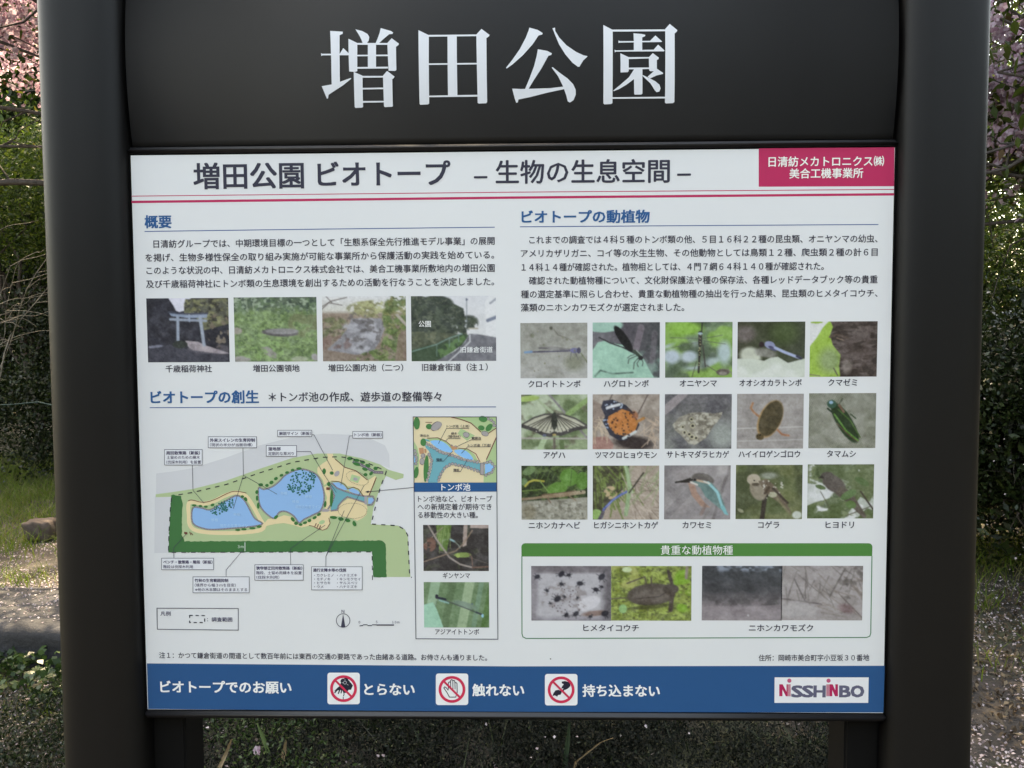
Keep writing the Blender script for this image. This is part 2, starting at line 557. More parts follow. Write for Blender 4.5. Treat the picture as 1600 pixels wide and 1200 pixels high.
class Print:
    """collects flat shapes of one colour on one print layer into a mesh"""
    def __init__(self):
        self.v, self.f, self.marks = [], [], []

    def poly(self, pts, k):
        base = len(self.v)
        self.marks.append((base, len(self.f)))
        q = [P(u, v) for u, v in pts]
        self.v += [(x, yl(k), z) for x, z in q]
        for tr in tri_poly(q):
            a, b, c = (base + i for i in tr)
            pa, pb, pc = self.v[a], self.v[b], self.v[c]
            cr = (pb[0] - pa[0]) * (pc[2] - pa[2]) - (pb[2] - pa[2]) * (pc[0] - pa[0])
            self.f.append((a, b, c) if cr > 0 else (a, c, b))
        return self

    def line(self, pts, w, k, closed=False):
        pts = [np.array(p, float) for p in pts]
        n = len(pts)
        L, R = [], []
        for i in range(n):
            if closed:
                d0, d1 = pts[i] - pts[i - 1], pts[(i + 1) % n] - pts[i]
            else:
                d0 = pts[i] - pts[i - 1] if i else pts[1] - pts[0]
                d1 = pts[i + 1] - pts[i] if i < n - 1 else d0
            d0 = d0 / (np.linalg.norm(d0) + 1e-9)
            d1 = d1 / (np.linalg.norm(d1) + 1e-9)
            t_ = d0 + d1
            t_ = t_ / (np.linalg.norm(t_) + 1e-9)
            nn = np.array([-t_[1], t_[0]])
            c = max(0.4, nn @ np.array([-d1[1], d1[0]]))
            L.append(pts[i] + nn * w / 2 / c)
            R.append(pts[i] - nn * w / 2 / c)
        m_ = n if closed else n - 1
        base = len(self.v)
        self.marks.append((base, len(self.f)))
        for a in L + R:
            x, z = P(a[0], a[1])
            self.v.append((x, yl(k), z))
        for i in range(m_):
            j = (i + 1) % n
            self.f.append((base + i, base + j, base + n + j, base + n + i))
        return self

    def dash(self, pts, w, on, off, k):
        pts = [np.array(p, float) for p in pts]
        acc, draw, rem = [pts[0]], True, on
        for i in range(len(pts) - 1):
            a, b = pts[i], pts[i + 1]
            L = np.linalg.norm(b - a)
            pos = 0.0
            while L - pos > rem:
                pos += rem
                q = a + (b - a) * pos / L
                if draw:
                    acc.append(q)
                    self.line(acc, w, k)
                draw = not draw
                acc = [q]
                rem = on if draw else off
            rem -= (L - pos)
            acc.append(b)
        if draw and len(acc) > 1:
            self.line(acc, w, k)
        return self

    def disc(self, x, y, rx, ry, k, rot=0.0, n=12, wob=0.0):
        pts = []
        for i in range(n):
            a = 2 * PI * i / n
            s = 1 + wob * random.uniform(-1, 1)
            ex, ey = rx * math.cos(a) * s, ry * math.sin(a) * s
            pts.append((x + ex * math.cos(rot) - ey * math.sin(rot), y + ex * math.sin(rot) + ey * math.cos(rot)))
        return self.poly(pts, k)

    def ring(self, x, y, r, w, k, n=40):
        return self.line([(x + r * math.cos(2 * PI * i / n), y + r * math.sin(2 * PI * i / n)) for i in range(n)], w, k, closed=True)

    def build(self, name, col, parent=None, stuff=False):
        """each shape its own object; crowds of tiny marks stay one object of kind stuff"""
        if stuff:
            return tag(mesh_obj(name, self.v, self.f, ink(col), parent or panel), kind='stuff')
        ms = self.marks + [(len(self.v), len(self.f))]
        for (v0, f0), (v1, f1) in zip(ms[:-1], ms[1:]):
            if f1 > f0:
                o = mesh_obj(name, self.v[v0:v1], [tuple(i - v0 for i in f) for f in self.f[f0:f1]], ink(col), parent or panel)
        return o


def rrect(u0, v0, u1, v1, r, n=5):
    pts = []
    for cx, cy, a0 in ((u1 - r, v0 + r, -PI / 2), (u1 - r, v1 - r, 0), (u0 + r, v1 - r, PI / 2), (u0 + r, v0 + r, PI)):
        for i in range(n + 1):
            a = a0 + PI / 2 * i / n
            pts.append((cx + r * math.cos(a), cy + r * math.sin(a)))
    return pts


def smooth(pts, closed=True, n=4):
    out, N = [], len(pts)
    rng_ = range(N) if closed else range(N - 1)
    for i in rng_:
        if closed:
            p0, p1, p2, p3 = (np.array(pts[(i + j) % N], float) for j in (-1, 0, 1, 2))
        else:
            p0, p1, p2, p3 = (np.array(pts[min(max(i + j, 0), N - 1)], float) for j in (-1, 0, 1, 2))
        for k in range(n):
            t_ = k / n
            out.append(tuple(0.5 * ((2 * p1) + (-p0 + p2) * t_ + (2 * p0 - 5 * p1 + 4 * p2 - p3) * t_ ** 2 + (-p0 + 3 * p1 - 3 * p2 + p3) * t_ ** 3)))
    if not closed:
        out.append(tuple(pts[-1]))
    return out


def text(name, s, u0, v0, u1, v1, em, col, bold=0.0, k=6, label=None, wfit=True):
    """one printed line: left end (u0, v0) and right end (u1, v1) of the ink, at mid height of the em box"""
    cu = bpy.data.curves.new(name, 'FONT')
    cu.body = s
    cu.size = 1
    cu.resolution_u = 2
    tmp = bpy.data.objects.new('tmp_text', cu)
    COL.objects.link(tmp)
    dg = bpy.context.evaluated_depsgraph_get()
    me = bpy.data.meshes.new_from_object(tmp.evaluated_get(dg))
    bpy.data.objects.remove(tmp)
    bpy.data.curves.remove(cu)
    n = len(me.vertices)
    co = np.zeros(3 * n, np.float32)
    me.vertices.foreach_get('co', co)
    co = co.reshape(-1, 3)
    xa, xb = co[:, 0].min(), co[:, 0].max()
    (x0, z0), (x1, z1) = P(u0, v0), P(u1, v1)
    um, vm = (u0 + u1) / 2, (v0 + v1) / 2
    sz = P(um, vm - em / 2)[1] - P(um, vm + em / 2)[1]
    ang = (z1 - z0) / (x1 - x0) if x1 - x0 > 0.15 else 0.0
    nx = x0 + (co[:, 0] - xa) / (xb - xa) * (x1 - x0)
    nz = (z0 + z1) / 2 + (nx - (x0 + x1) / 2) * ang + (co[:, 1] - 0.38) * sz
    out = np.stack([nx, np.full(n, yl(k)), nz], 1).astype(np.float32)
    me.vertices.foreach_set('co', out.ravel())
    me.update()
    if bold > 0:                       # heavier weight: the same outlines again, shifted a hair, each a hair proud
        bm = bmesh.new()
        for q, (dx, dz) in enumerate(((-1, 0), (1, 0), (0, .8), (0, -.8)) if bold < 0.02 else ((0, 0), (-1, -.7), (1, -.7), (1, .7), (-1, .7))):
            n0 = len(bm.verts)
            bm.from_mesh(me)
            bm.verts.ensure_lookup_table()
            for v in bm.verts[n0:]:
                v.co.x += dx * bold * sz
                v.co.z += dz * bold * sz
                v.co.y -= q * 0.000006
        bm.to_mesh(me)
        bm.free()
    me.name = name
    me.materials.clear()
    me.materials.append(ink(col))
    o = link(bpy.data.objects.new(name, me), panel)
    if label: o['label'] = label
    return o


INK = (58, 58, 70)
BLUE_H = (38, 88, 134)
# coloured bars
RED = (181, 50, 88)
BAND = (6, 80, 124)
Print().poly([(1185.5, 231.8), (1397.6, 230.2), (1396.9, 291), (1185.5, 291.8)], 0).build('company_name_box', RED)
pr = Print().line([(205.5, 306.5), (800, 300.3), (1397, 296)], 1.3, 0).line([(205.5, 315.6), (800, 308.8), (1397, 303.6)], 3.8, 0)
pr.build('header_stripe', RED)
Print().poly([(229.5, 1036.5), (800, 1041.2), (1382.3, 1040.2), (1380.2, 1113.3), (800, 1112.2), (231.6, 1107.7)], 0).build('footer_band', BAND)

T = text
T('heading_text', '増田公園', 303, 275.3, 474, 273.6, 44, INK, 0.022)
T('heading_text', 'ビオトープ', 497, 272.5, 703, 270.5, 43, INK, 0.022)
T('heading_text', '–', 741, 272, 761, 271.8, 40, INK, 0.015)
T('heading_text', '生物の生息空間', 775, 269, 1046, 267, 39.5, INK, 0.018)
T('heading_text', '–', 1058.5, 268, 1079, 267.7, 40, INK, 0.015)
T('company_text', '日清紡メカトロニクス㈱', 1201, 252.8, 1381, 251.5, 17.2, (232, 222, 215), 0.018)
T('company_text', '美合工機事業所', 1233.5, 271.2, 1348.5, 270.2, 16.8, (232, 222, 215), 0.018)
T('section_heading', '概要', 226.5, 346.6, 267.5, 346.2, 21.5, BLUE_H, 0.03)
T('section_heading', 'ビオトープの創生', 236, 620.8, 404, 620, 21.5, BLUE_H, 0.03)
T('section_heading', 'ビオトープの動植物', 815.5, 338.8, 1014.5, 338, 21.5, BLUE_H, 0.03)
T('section_subheading', '＊トンボ池の作成、遊歩道の整備等々', 420, 620.3, 690, 619.6, 16.3, INK, 0.019)
pr = Print().line([(226, 361.6), (500, 358), (773, 355)], 1.3, 1).line([(234, 637), (500, 636.2), (775, 635.8)], 1.3, 1).line([(812.5, 354.4), (1100, 352.4), (1372.5, 350.8)], 1.3, 1)
pr.build('heading_rule', (50, 82, 134))
BODY = [
    ('日清紡グループでは、中期環境目標の一つとして「生態系保全先行推進モデル事業」の展開', 240, 381.3, 772.7, 376.2),
    ('を掲げ、生物多様性保全の取り組み実施が可能な事業所から保護活動の実践を始めている。', 227.5, 402.7, 772, 398),
    ('このような状況の中、日清紡メカトロニクス株式会社では、美合工機事業所敷地内の増田公園', 229, 422.8, 772.7, 418.6),
    ('及び千歳稲荷神社にトンボ類の生息環境を創出するための活動を行なうことを決定しました。', 228.5, 444, 772, 439.8),
    ('これまでの調査では４科５種のトンボ類の他、５目１６科２２種の昆虫類、オニヤンマの幼虫、', 827, 374.8, 1371, 372.8),
    ('アメリカザリガニ、コイ等の水生生物、その他動物としては鳥類１２種、爬虫類２種の計６目', 814, 396, 1371, 393.8),
    ('１４科１４種が確認された。植物相としては、４門７網６４科１４０種が確認された。', 815, 417.6, 1287, 415.8),
    ('確認された動植物種について、文化財保護法や種の保存法、各種レッドデータブック等の貴重', 826.5, 438.6, 1371, 436.4),
    ('種の選定基準に照らし合わせ、貴重な動植物種の抽出を行った結果、昆虫類のヒメタイコウチ、', 814, 459.8, 1371, 458),
    ('藻類のニホンカワモズクが選定されました。', 814, 480.6, 1069, 480),
]
for b_ in BODY:
    T('body_text', *b_, 13.4, INK, 0.014)
for c in [('千歳稲荷神社', 259, 576.3, 331, 575.8), ('増田公園領地', 395.3, 575.6, 468, 575.2), ('増田公園内池（二つ）', 513, 574.8, 630, 574.2), ('旧鎌倉街道（注１）', 659.5, 574, 762, 573.4)]:
    T('caption_text', *c, 12.2, INK, 0.016)
CAP = [('クロイトトンボ', 825.5, 599.8, 907), ('ハグロトンボ', 943.5, 599.3, 1013.5), ('オニヤンマ', 1062, 598.7, 1120), ('オオシオカラトンボ', 1155.3, 598, 1252.5), ('クマゼミ', 1294, 597.5, 1339),
       ('アゲハ', 849.3, 711, 883), ('ツマクロヒョウモン', 930.5, 710.6, 1026), ('サトキマダラヒカゲ', 1041.7, 710, 1139), ('ハイイロゲンゴロウ', 1154, 709.5, 1250), ('タマムシ', 1292, 709, 1337),
       ('ニホンカナヘビ', 826.3, 820.8, 906.3), ('ヒガシニホントカゲ', 928.5, 820.5, 1028), ('カワセミ', 1066.5, 820.2, 1111), ('コゲラ', 1184.5, 820, 1217.3), ('ヒヨドリ', 1290, 819.8, 1334),
       ('ヒメタイコウチ', 911.5, 981, 998), ('ニホンカワモズク', 1170.3, 981, 1270.3)]
for s, u, v, u2 in CAP:
    T('caption_text', s, u, v, u2, v, 12.2, INK, 0.019)
T('footnote_text', '注１：かつて鎌倉街道の間道として数百年前には東西の交通の要路であった由緒ある道路。お侍さんも通りました。', 249, 1023.6, 761, 1027.6, 10.4, INK, 0.016)
T('footnote_text', '住所：岡崎市美合町字小豆坂３０番地', 1185.5, 1027.8, 1358, 1027.4, 11, INK, 0.012)
for s, u, v, u2, v2 in (('ビオトープでのお願い', 251, 1072.8, 455, 1074), ('とらない', 569.5, 1076.8, 647.5, 1077.2), ('触れない', 738.5, 1078, 818.5, 1078.4), ('持ち込まない', 910.5, 1079, 1030.5, 1079.2)):
    T('footer_text', s, u, v, u2, v2, 20.5, (226, 230, 232), 0.028)

# precious species box
GRN = (70, 124, 68)
hp = [(u, v) for u, v in rrect(814.6, 848.6, 1363.2, 872, 6, 5) if v < 865]
Print().poly([(814.8, 869.6)] + [q for q in rrect(814.6, 848.8, 1363.2, 890, 6, 5) if q[1] < 860 and q[0] < 1000][:] + [q for q in rrect(814.6, 848.8, 1363.2, 890, 6, 5) if q[1] < 860 and q[0] > 1000] + [(1362.7, 868.9)], 0).build('species_box_header', GRN)
bx = [(815.4, 869), (815.6, 990), (817, 995), (822, 997.6), (1354, 996), (1359, 994), (1360.5, 989), (1362.4, 868.6)]
Print().line(bx, 1.5, 1).build('species_box_frame', (62, 118, 84))
T('species_box_title', '貴重な動植物種', 1032.5, 859.6, 1145, 859.2, 15.8, (222, 230, 218), 0.006)

# ------------------------------------------------------------------ printed photographs (procedurally painted colour grids)
class Pic:
    def __init__(s, w=108, h=90, seed=0):
        s.w, s.h = w, h
        s.a = np.zeros((h, w, 3))
        s.y, s.x = np.meshgrid((np.arange(h) + .5) / h, (np.arange(w) + .5) / w, indexing='ij')
        s.asp = w / h
        s.r = np.random.default_rng(seed)

    def fill(s, c):
        s.a[:] = c
        return s

    def grad(s, stops, ax='y'):
        t_ = s.y if ax == 'y' else (s.x if ax == 'x' else (s.x + s.y) / 2)
        ps = [p for p, _ in stops]
        for k in range(3):
            s.a[..., k] = np.interp(t_, ps, [c[k] for _, c in stops])
        return s

    def noise(s, sx, sy=None, octv=3):
        sy = sy or sx
        out = np.zeros((s.h, s.w))
        amp, tot = 1.0, 0.0
        for o_ in range(octv):
            gx, gy = int(sx * 2 ** o_) + 2, int(sy * 2 ** o_) + 2
            gdat = s.r.random((gy, gx))
            px, py = s.x * (gx - 1.001), s.y * (gy - 1.001)
            ix, iy = px.astype(int), py.astype(int)
            fx, fy = px - ix, py - iy
            fx, fy = fx * fx * (3 - 2 * fx), fy * fy * (3 - 2 * fy)
            v = gdat[iy, ix] * (1 - fx) * (1 - fy) + gdat[iy, ix + 1] * fx * (1 - fy) + gdat[iy + 1, ix] * (1 - fx) * fy + gdat[iy + 1, ix + 1] * fx * fy
            out += v * amp
            tot += amp
            amp *= 0.6
        return out / tot

    def mix(s, m_, c):
        m_ = np.clip(m_, 0, 1)[..., None]
        s.a = s.a * (1 - m_) + np.array(c, float) * m_
        return s

    def blot(s, c, sc=6, thr=0.5, soft=0.08, alpha=1.0, mask=None, sy=None, octv=3):
        n_ = s.noise(sc, sy, octv)
        m_ = np.clip((n_ - thr) / soft + 0.5, 0, 1) * alpha
        if mask is not None: m_ = m_ * mask
        return s.mix(m_, c)

    def gmask(s, side, pos, soft=0.05):
        t_ = {'t': pos - s.y, 'b': s.y - pos, 'l': pos - s.x, 'r': s.x - pos}[side]
        return np.clip(t_ / soft + 0.5, 0, 1)

    def emask(s, x, y, rx, ry, rot=0, soft=0.15):
        dx, dy = (s.x - x) * s.asp, s.y - y
        c, n_ = math.cos(rot), math.sin(rot)
        ex, ey = (dx * c + dy * n_) / (rx * s.asp), (-dx * n_ + dy * c) / ry
        return np.clip((1 - np.hypot(ex, ey)) / soft + 0.5, 0, 1)

    def ell(s, x, y, rx, ry, c, rot=0, soft=0.15, alpha=1):
        return s.mix(s.emask(x, y, rx, ry, rot, soft) * alpha, c)

    def pmask(s, pts):
        m_ = np.zeros((s.h, s.w))
        for oy in (-.25, .25):
            for ox in (-.25, .25):
                X_, Y_ = s.x + ox / s.w, s.y + oy / s.h
                ins = np.zeros((s.h, s.w), bool)
                for i in range(len(pts)):
                    (x1, y1), (x2, y2) = pts[i - 1], pts[i]
                    if y1 == y2: continue
                    cr = ((y1 > Y_) != (y2 > Y_)) & (X_ < (x2 - x1) * (Y_ - y1) / (y2 - y1) + x1)
                    ins ^= cr
                m_ += ins
        return m_ / 4

    def poly(s, pts, c, alpha=1):
        return s.mix(s.pmask(pts) * alpha, c)

    def line(s, pts, w, c, alpha=1):
        m_ = np.zeros((s.h, s.w))
        for (x1, y1), (x2, y2) in zip(pts[:-1], pts[1:]):
            ax_, ay = (s.x - x1) * s.asp, s.y - y1
            bx_, by = (x2 - x1) * s.asp, y2 - y1
            t_ = np.clip((ax_ * bx_ + ay * by) / (bx_ * bx_ + by * by + 1e-9), 0, 1)
            d = np.hypot(ax_ - t_ * bx_, ay - t_ * by)
            m_ = np.maximum(m_, np.clip((w / 2 - d) * s.h + 0.5, 0, 1))
        return s.mix(m_ * alpha, c)

    def dots(s, n, c, r0, r1, box=(0, 0, 1, 1), alpha=1, mask=None):
        m_ = np.zeros((s.h, s.w))
        for _ in range(n):
            x, y = s.r.uniform(box[0], box[2]), s.r.uniform(box[1], box[3])
            r_ = s.r.uniform(r0, r1)
            m_ = np.maximum(m_, s.emask(x, y, r_ / s.asp, r_, 0, 0.5))
        if mask is not None: m_ = m_ * mask
        return s.mix(m_ * alpha, c)

    def strokes(s, n, c, w, ln, ang, box=(0, 0, 1, 1), jit=0.4, alpha=1):
        for _ in range(n):
            x, y = s.r.uniform(box[0], box[2]), s.r.uniform(box[1], box[3])
            a_ = ang + s.r.uniform(-jit, jit)
            l_ = ln * s.r.uniform(.5, 1.3)
            s.line([(x, y), (x + l_ * math.cos(a_) / s.asp, y + l_ * math.sin(a_))], w, c, alpha)
        return s

    def grain(s, amt=8):
        n_ = s.r.normal(0, amt, (s.h, s.w, 1)) * 0.6 + (s.noise(30, 26, 2)[..., None] - .5) * amt * 2
        s.a = np.clip(s.a + n_, 0, 255)
        return s

    def haze(s, c=(205, 206, 210), k=0.0):
        s.a = s.a * (1 - k) + np.array(c) * k
        return s

    def place(s, corners, label, name='photo_print', k=2):
        """corners: top-left and bottom-right pixel of the print on the panel"""
        # dull, slightly soft offset print: patchy tone, ink spread, lower saturation
        tone = (s.noise(9, 8, 4) - .5) * 46 + (s.noise(40, 34, 2) - .5) * 26
        s.a = s.a + tone[..., None] * np.clip(1.0 - np.abs(s.a.mean(-1, keepdims=True) - 110) / 110, 0.12, 1)
        pad = np.pad(s.a, ((1, 1), (1, 1), (0, 0)), 'edge')
        blur = sum(pad[1 + dy:1 + dy + s.h, 1 + dx:1 + dx + s.w] * w_ for dx, dy, w_ in ((0, 0, .4), (1, 0, .1), (-1, 0, .1), (0, 1, .1), (0, -1, .1), (1, 1, .05), (-1, 1, .05), (1, -1, .05), (-1, -1, .05)))
        lum = blur.mean(-1, keepdims=True)
        s.a = np.clip((lum + (blur - lum) * 0.74 - 128) * 0.95 + 123, 20, 235)
        (x0, z0), (x1, z1) = P(*corners[:2]), P(*corners[2:])
        # cell colours on a grid of separate vertices per cell corner (smooth inside)
        gx = np.linspace(x0, x1, s.w)
        gz = np.linspace(z0, z1, s.h)
        GX, GZ = np.meshgrid(gx, gz)
        n = s.w * s.h
        me = bpy.data.meshes.new(name)
        me.vertices.add(n)
        me.vertices.foreach_set('co', np.stack([GX.ravel(), np.full(n, yl(k)), GZ.ravel()], 1).astype(np.float32).ravel())
        i, j = np.meshgrid(np.arange(s.w - 1), np.arange(s.h - 1))
        a_ = (j * s.w + i).ravel()
        q = np.stack([a_, a_ + s.w, a_ + s.w + 1, a_ + 1], 1).astype(np.int32)
        me.loops.add(q.size)
        me.loops.foreach_set('vertex_index', q.ravel())
        me.polygons.add(len(q))
        me.polygons.foreach_set('loop_start', np.arange(0, q.size, 4, dtype=np.int32))
        me.update(calc_edges=True)
        at = me.color_attributes.new('Col', 'FLOAT_COLOR', 'POINT')
        rgb = np.clip((lin(np.clip(s.a, 0, 255)) / K_LIT) - 0.012, 0.004, 0.85).reshape(-1, 3)
        at.data.foreach_set('color', np.concatenate([rgb, np.ones((n, 1))], 1).astype(np.float32).ravel())
        me.materials.append(M_PHOTO)
        o = link(bpy.data.objects.new(name, me), panel)
        o['label'] = label
        return o


def foliage(p, base, c1, c2, c3, sc=9, mask=None):
    p.blot(c1, sc, 0.5, 0.1, 0.9, mask)
    p.blot(c2, sc * 1.7, 0.58, 0.1, 0.8, mask)
    p.blot(c3, sc * 2.5, 0.62, 0.06, 0.8, mask)
    return p


# 1 gateway in the woods
p = Pic(124, 98, 1).fill((62, 62, 72))
p.blot((50, 50, 58), 8, .5, .2)
p.poly([(.27, 0), (.55, 0), (.49, .1), (.46, .2), (.40, .22), (.36, .2), (.33, .12)], (205, 203, 218))
mk_ = p.pmask([(.48, .02), (1, 0), (1, .4), (.7, .5), (.6, .3), (.46, .24), (.46, .1)])
p.mix(mk_ * .9, (92, 92, 78))
foliage(p, 0, (112, 112, 82), (140, 138, 92), (60, 58, 56), 9, mk_)
mk_ = p.emask(.88, .5, .16, .26)
p.blot((128, 112, 96), 14, .55, .08, .9, mk_)
p.poly([(.46, .66), (.62, .68), (.72, .74), (1, .86), (.9, .87), (.6, .86), (.5, .76)], (166, 152, 158))
p.blot((110, 100, 108), 12, .55, .1, .5, p.emask(.7, .8, .3, .1))
p.poly([(.02, .74), (.35, .72), (.5, .8), (.95, .88), (1, 1), (0, 1)], (72, 72, 84), .75)
p.ell(.1, .75, .09, .02, (120, 122, 140), -.1)
p.poly([(.27, .22), (.5, .26), (.74, .25), (.73, .31), (.5, .31), (.3, .28)], (128, 146, 172))
p.line([(.27, .22), (.5, .25), (.74, .24)], .03, (70, 74, 90))
p.line([(.29, .33), (.72, .355)], .04, (140, 152, 170))
p.line([(.52, .27), (.52, .36)], .03, (140, 156, 178))
p.line([(.38, .28), (.375, .7)], .045, (138, 152, 172)).line([(.65, .3), (.69, .73)], .05, (146, 158, 176))
p.ell(.4, .72, .09, .06, (56, 62, 58)).grain(9).place((228.5, 466.3, 359, 565.6), 'colour photograph of a pale stone shrine gate in dark woods')
# 2 park grounds with stones
p = Pic(124, 98, 2).fill((112, 142, 88))
mk_ = p.gmask('t', .2, .12)
p.mix(mk_, (74, 92, 70))
foliage(p, 0, (88, 118, 78), (58, 76, 66), (150, 170, 140), 10, p.gmask('t', .25, .1))
foliage(p, 0, (96, 128, 70), (134, 168, 96), (80, 104, 66), 12, p.gmask('b', .2, .1))
p.blot((112, 118, 78), 8, .45, .1, .8, p.emask(.85, .42, .2, .2))
p.mix(p.emask(.55, .55, .22, .06, .05), (86, 80, 82)).ell(.58, .53, .2, .045, (130, 126, 126))
p.ell(.42, .85, .11, .06, (136, 134, 122), .6).ell(.08, .96, .11, .05, (146, 140, 134)).ell(.97, .93, .05, .05, (148, 140, 140), .6).ell(.78, .96, .1, .04, (150, 160, 128)).ell(.03, .52, .07, .05, (150, 140, 126))
p.blot((128, 172, 92), 22, .6, .05, .8, p.emask(.35, .78, .34, .2))
p.line([(.16, .02), (.16, .22)], .015, (130, 150, 118)).line([(.24, .05), (.24, .2)], .015, (130, 150, 118))
p.grain(10).haze(k=.08).place((365, 464.8, 496.2, 564.6), 'colour photograph of grassy ground with flat stones')
# 3 pond in the park
p = Pic(124, 98, 3).grad([(0, (206, 206, 208)), (.22, (200, 196, 186)), (.28, (150, 128, 112)), (1, (138, 118, 104))])
foliage(p, 0, (150, 146, 96), (176, 178, 120), (120, 120, 80), 8, p.emask(.6, .2, .3, .13))
foliage(p, 0, (104, 126, 72), (138, 134, 82), (84, 96, 62), 10, p.emask(.92, .3, .2, .34))
foliage(p, 0, (110, 118, 80), (138, 134, 96), (92, 88, 70), 10, p.emask(.14, .5, .2, .18))
p.poly([(.35, .34), (.7, .34), (.74, .5), (.68, .7), (.6, .85), (.4, .9), (.05, .82), (.2, .65), (.3, .5)], (136, 134, 140))
p.blot((172, 170, 178), 7, .52, .15, .9, p.emask(.45, .58, .22, .3))
p.blot((96, 90, 90), 14, .6, .06, .7, p.emask(.5, .5, .25, .3))
foliage(p, 0, (98, 126, 68), (126, 146, 84), (82, 96, 62), 12, p.pmask([(.72, .3), (1, .3), (1, 1), (.3, 1), (.5, .86), (.68, .8), (.74, .6)]))
p.poly([(.86, .28), (.9, .27), (1, .42), (1, .48)], (172, 158, 146)).poly([(.9, .6), (1, .5), (1, 1), (.86, 1)], (140, 112, 100), .8)
p.blot((128, 94, 88), 12, .5, .1, .6, p.emask(.15, .72, .2, .12))
p.line([(0, .2), (.1, .08), (.3, .02)], .012, (96, 84, 78)).line([(0, .16), (.08, .1), (.24, .14)], .01, (96, 84, 78)).line([(.05, 0), (.12, .1)], .01, (96, 84, 78))
p.grain(11).place((503, 463.3, 635.2, 563.9), 'colour photograph of a murky pond with reed banks')
# 4 old road
p = Pic(124, 98, 4).grad([(0, (204, 205, 210)), (.5, (206, 206, 208)), (1, (200, 200, 200))])
mk_ = np.maximum(np.maximum(p.pmask([(0, 0), (.12, 0), (.2, .03), (.42, .05), (.5, .12), (.62, .2), (.66, .62), (0, .7)]), p.emask(.68, .41, .10, .1, 0, .5)), p.emask(.3, .12, .2, .12))
mk_ = np.clip((mk_ - .5) * 1.0 + .5 + (p.noise(14, 12, 3) - .5) * 2.2 * (mk_ > .02) * (mk_ < .999) , 0, 1) if False else np.clip(mk_ - np.clip((p.noise(16, 14, 3) - .6) * 8, 0, 1) * p.gmask('r', .5, .1) * .9, 0, 1)
p.mix(mk_, (66, 76, 68))
foliage(p, 0, (78, 90, 74), (56, 64, 60), (96, 104, 86), 11, mk_)
p.poly([(0, .55), (.4, .56), (.62, .6), (.4, .75), (0, .85)], (84, 92, 74))
p.blot((112, 116, 90), 14, .5, .1, .8, p.emask(.15, .64, .3, .1))
p.poly([(0, .82), (.4, .7), (.62, .58), (.68, .6), (.6, .75), (.4, .92), (.3, 1), (0, 1)], (66, 88, 66))
p.blot((92, 132, 78), 12, .45, .1, .9, p.pmask([(.3, .8), (.62, .6), (.64, .66), (.5, .84), (.35, .95)]))
p.poly([(.68, .58), (.8, .59), (1, .64), (1, 1), (.28, 1), (.52, .84), (.64, .7)], (112, 112, 120))
p.line([(.69, .6), (.69, .7), (.58, .84), (.44, 1)], .018, (200, 200, 204))
p.poly([(.87, .1), (.92, 0), (1, 0), (1, .62), (.88, .6)], (214, 214, 216)).line([(.9, .38), (1, .33)], .05, (118, 128, 150)).line([(.93, .12), (1, .05)], .03, (150, 154, 166))
p.line([(.655, .05), (.655, .4)], .012, (120, 130, 140)).ell(.655, .06, .013, .02, (90, 100, 120))
p.line([(0, .85), (.3, .74), (.44, .65), (.6, .58)], .016, (112, 150, 140)).line([(.3, .74), (.3, .92)], .012, (108, 140, 130)).line([(.45, .65), (.45, .78)], .012, (108, 140, 130)).line([(.56, .61), (.56, .7)], .012, (108, 140, 130))
p.line([(.68, .5), (.78, .5)], .02, (170, 160, 140)).grain(6).place((642, 462.8, 775.3, 563.8), 'colour photograph of a curved road past dark trees and a white building')

GX = [(813, 917.7), (926, 1030.6), (1039.6, 1143.8), (1152.7, 1257), (1266, 1369.6)]
GY = [(504.8, 590.6), (504, 590.2), (503.5, 589.7), (503, 589.2), (502.5, 588.4)]
GX2 = [(814.3, 917.9), (926, 1030.2), (1038.9, 1142.6), (1151.8, 1254.7), (1264.3, 1367.5)]
GY2 = [(616.6, 702.2), (616.2, 701.6), (616, 701), (615.5, 700.8), (614.5, 700)]
GX3 = [(814.6, 917.9), (926.2, 1029.6), (1038, 1140.9), (1150, 1252.9), (1262.2, 1364.2)]
GY3 = [(727.7, 811.9), (727.6, 811.8), (727.2, 811.4), (726.5, 811), (725.6, 810)]
cc = lambda X_, Y_, i: (X_[i][0], Y_[i][0], X_[i][1], Y_[i][1])
# row 1
p = Pic(seed=11).grad([(0, (150, 148, 138)), (.5, (158, 157, 148)), (1, (170, 168, 164))])
p.blot((136, 134, 124), 5, .55, .2, .6).ell(.8, .72, .14, .14, (118, 122, 98), 0, .8, .7).line([(.5, .12), (.56, .22), (.7, .28), (.78, .33)], .014, (120, 116, 104)).ell(.46, .1, .025, .03, (96, 96, 84)).ell(.18, .23, .03, .04, (126, 128, 108)).line([(.9, .55), (1, .72)], .02, (110, 120, 84))
p.ell(.38, .46, .03, .012, (110, 110, 100)).line([(.27, .45), (.5, .44), (.76, .48)], .018, (112, 106, 112), .7).line([(.28, .46), (.74, .49)], .01, (90, 84, 96)).line([(.08, .53), (.3, .52), (.78, .505)], .022, (74, 70, 98)).line([(.07, .53), (.17, .52)], .035, (92, 142, 190)).ell(.8, .5, .06, .045, (112, 112, 158)).ell(.87, .5, .03, .055, (74, 72, 96)).line([(.76, .53), (.74, .66)], .01, (90, 88, 90)).line([(.82, .54), (.86, .66)], .01, (90, 88, 90))
p.dots(10, (128, 128, 104), .008, .02).grain(7).place(cc(GX, GY, 0), 'photograph of a thin blue damselfly on grey stone')
p = Pic(seed=12).fill((92, 100, 100))
p.grad([(0, (112, 110, 116)), (.5, (92, 86, 94)), (1, (72, 76, 78))], 'x').ell(.15, .05, .3, .13, (142, 190, 172)).line([(.72, .1), (.62, .6)], .12, (128, 112, 122), .7).line([(.92, .2), (.88, .8)], .1, (112, 102, 110), .6)
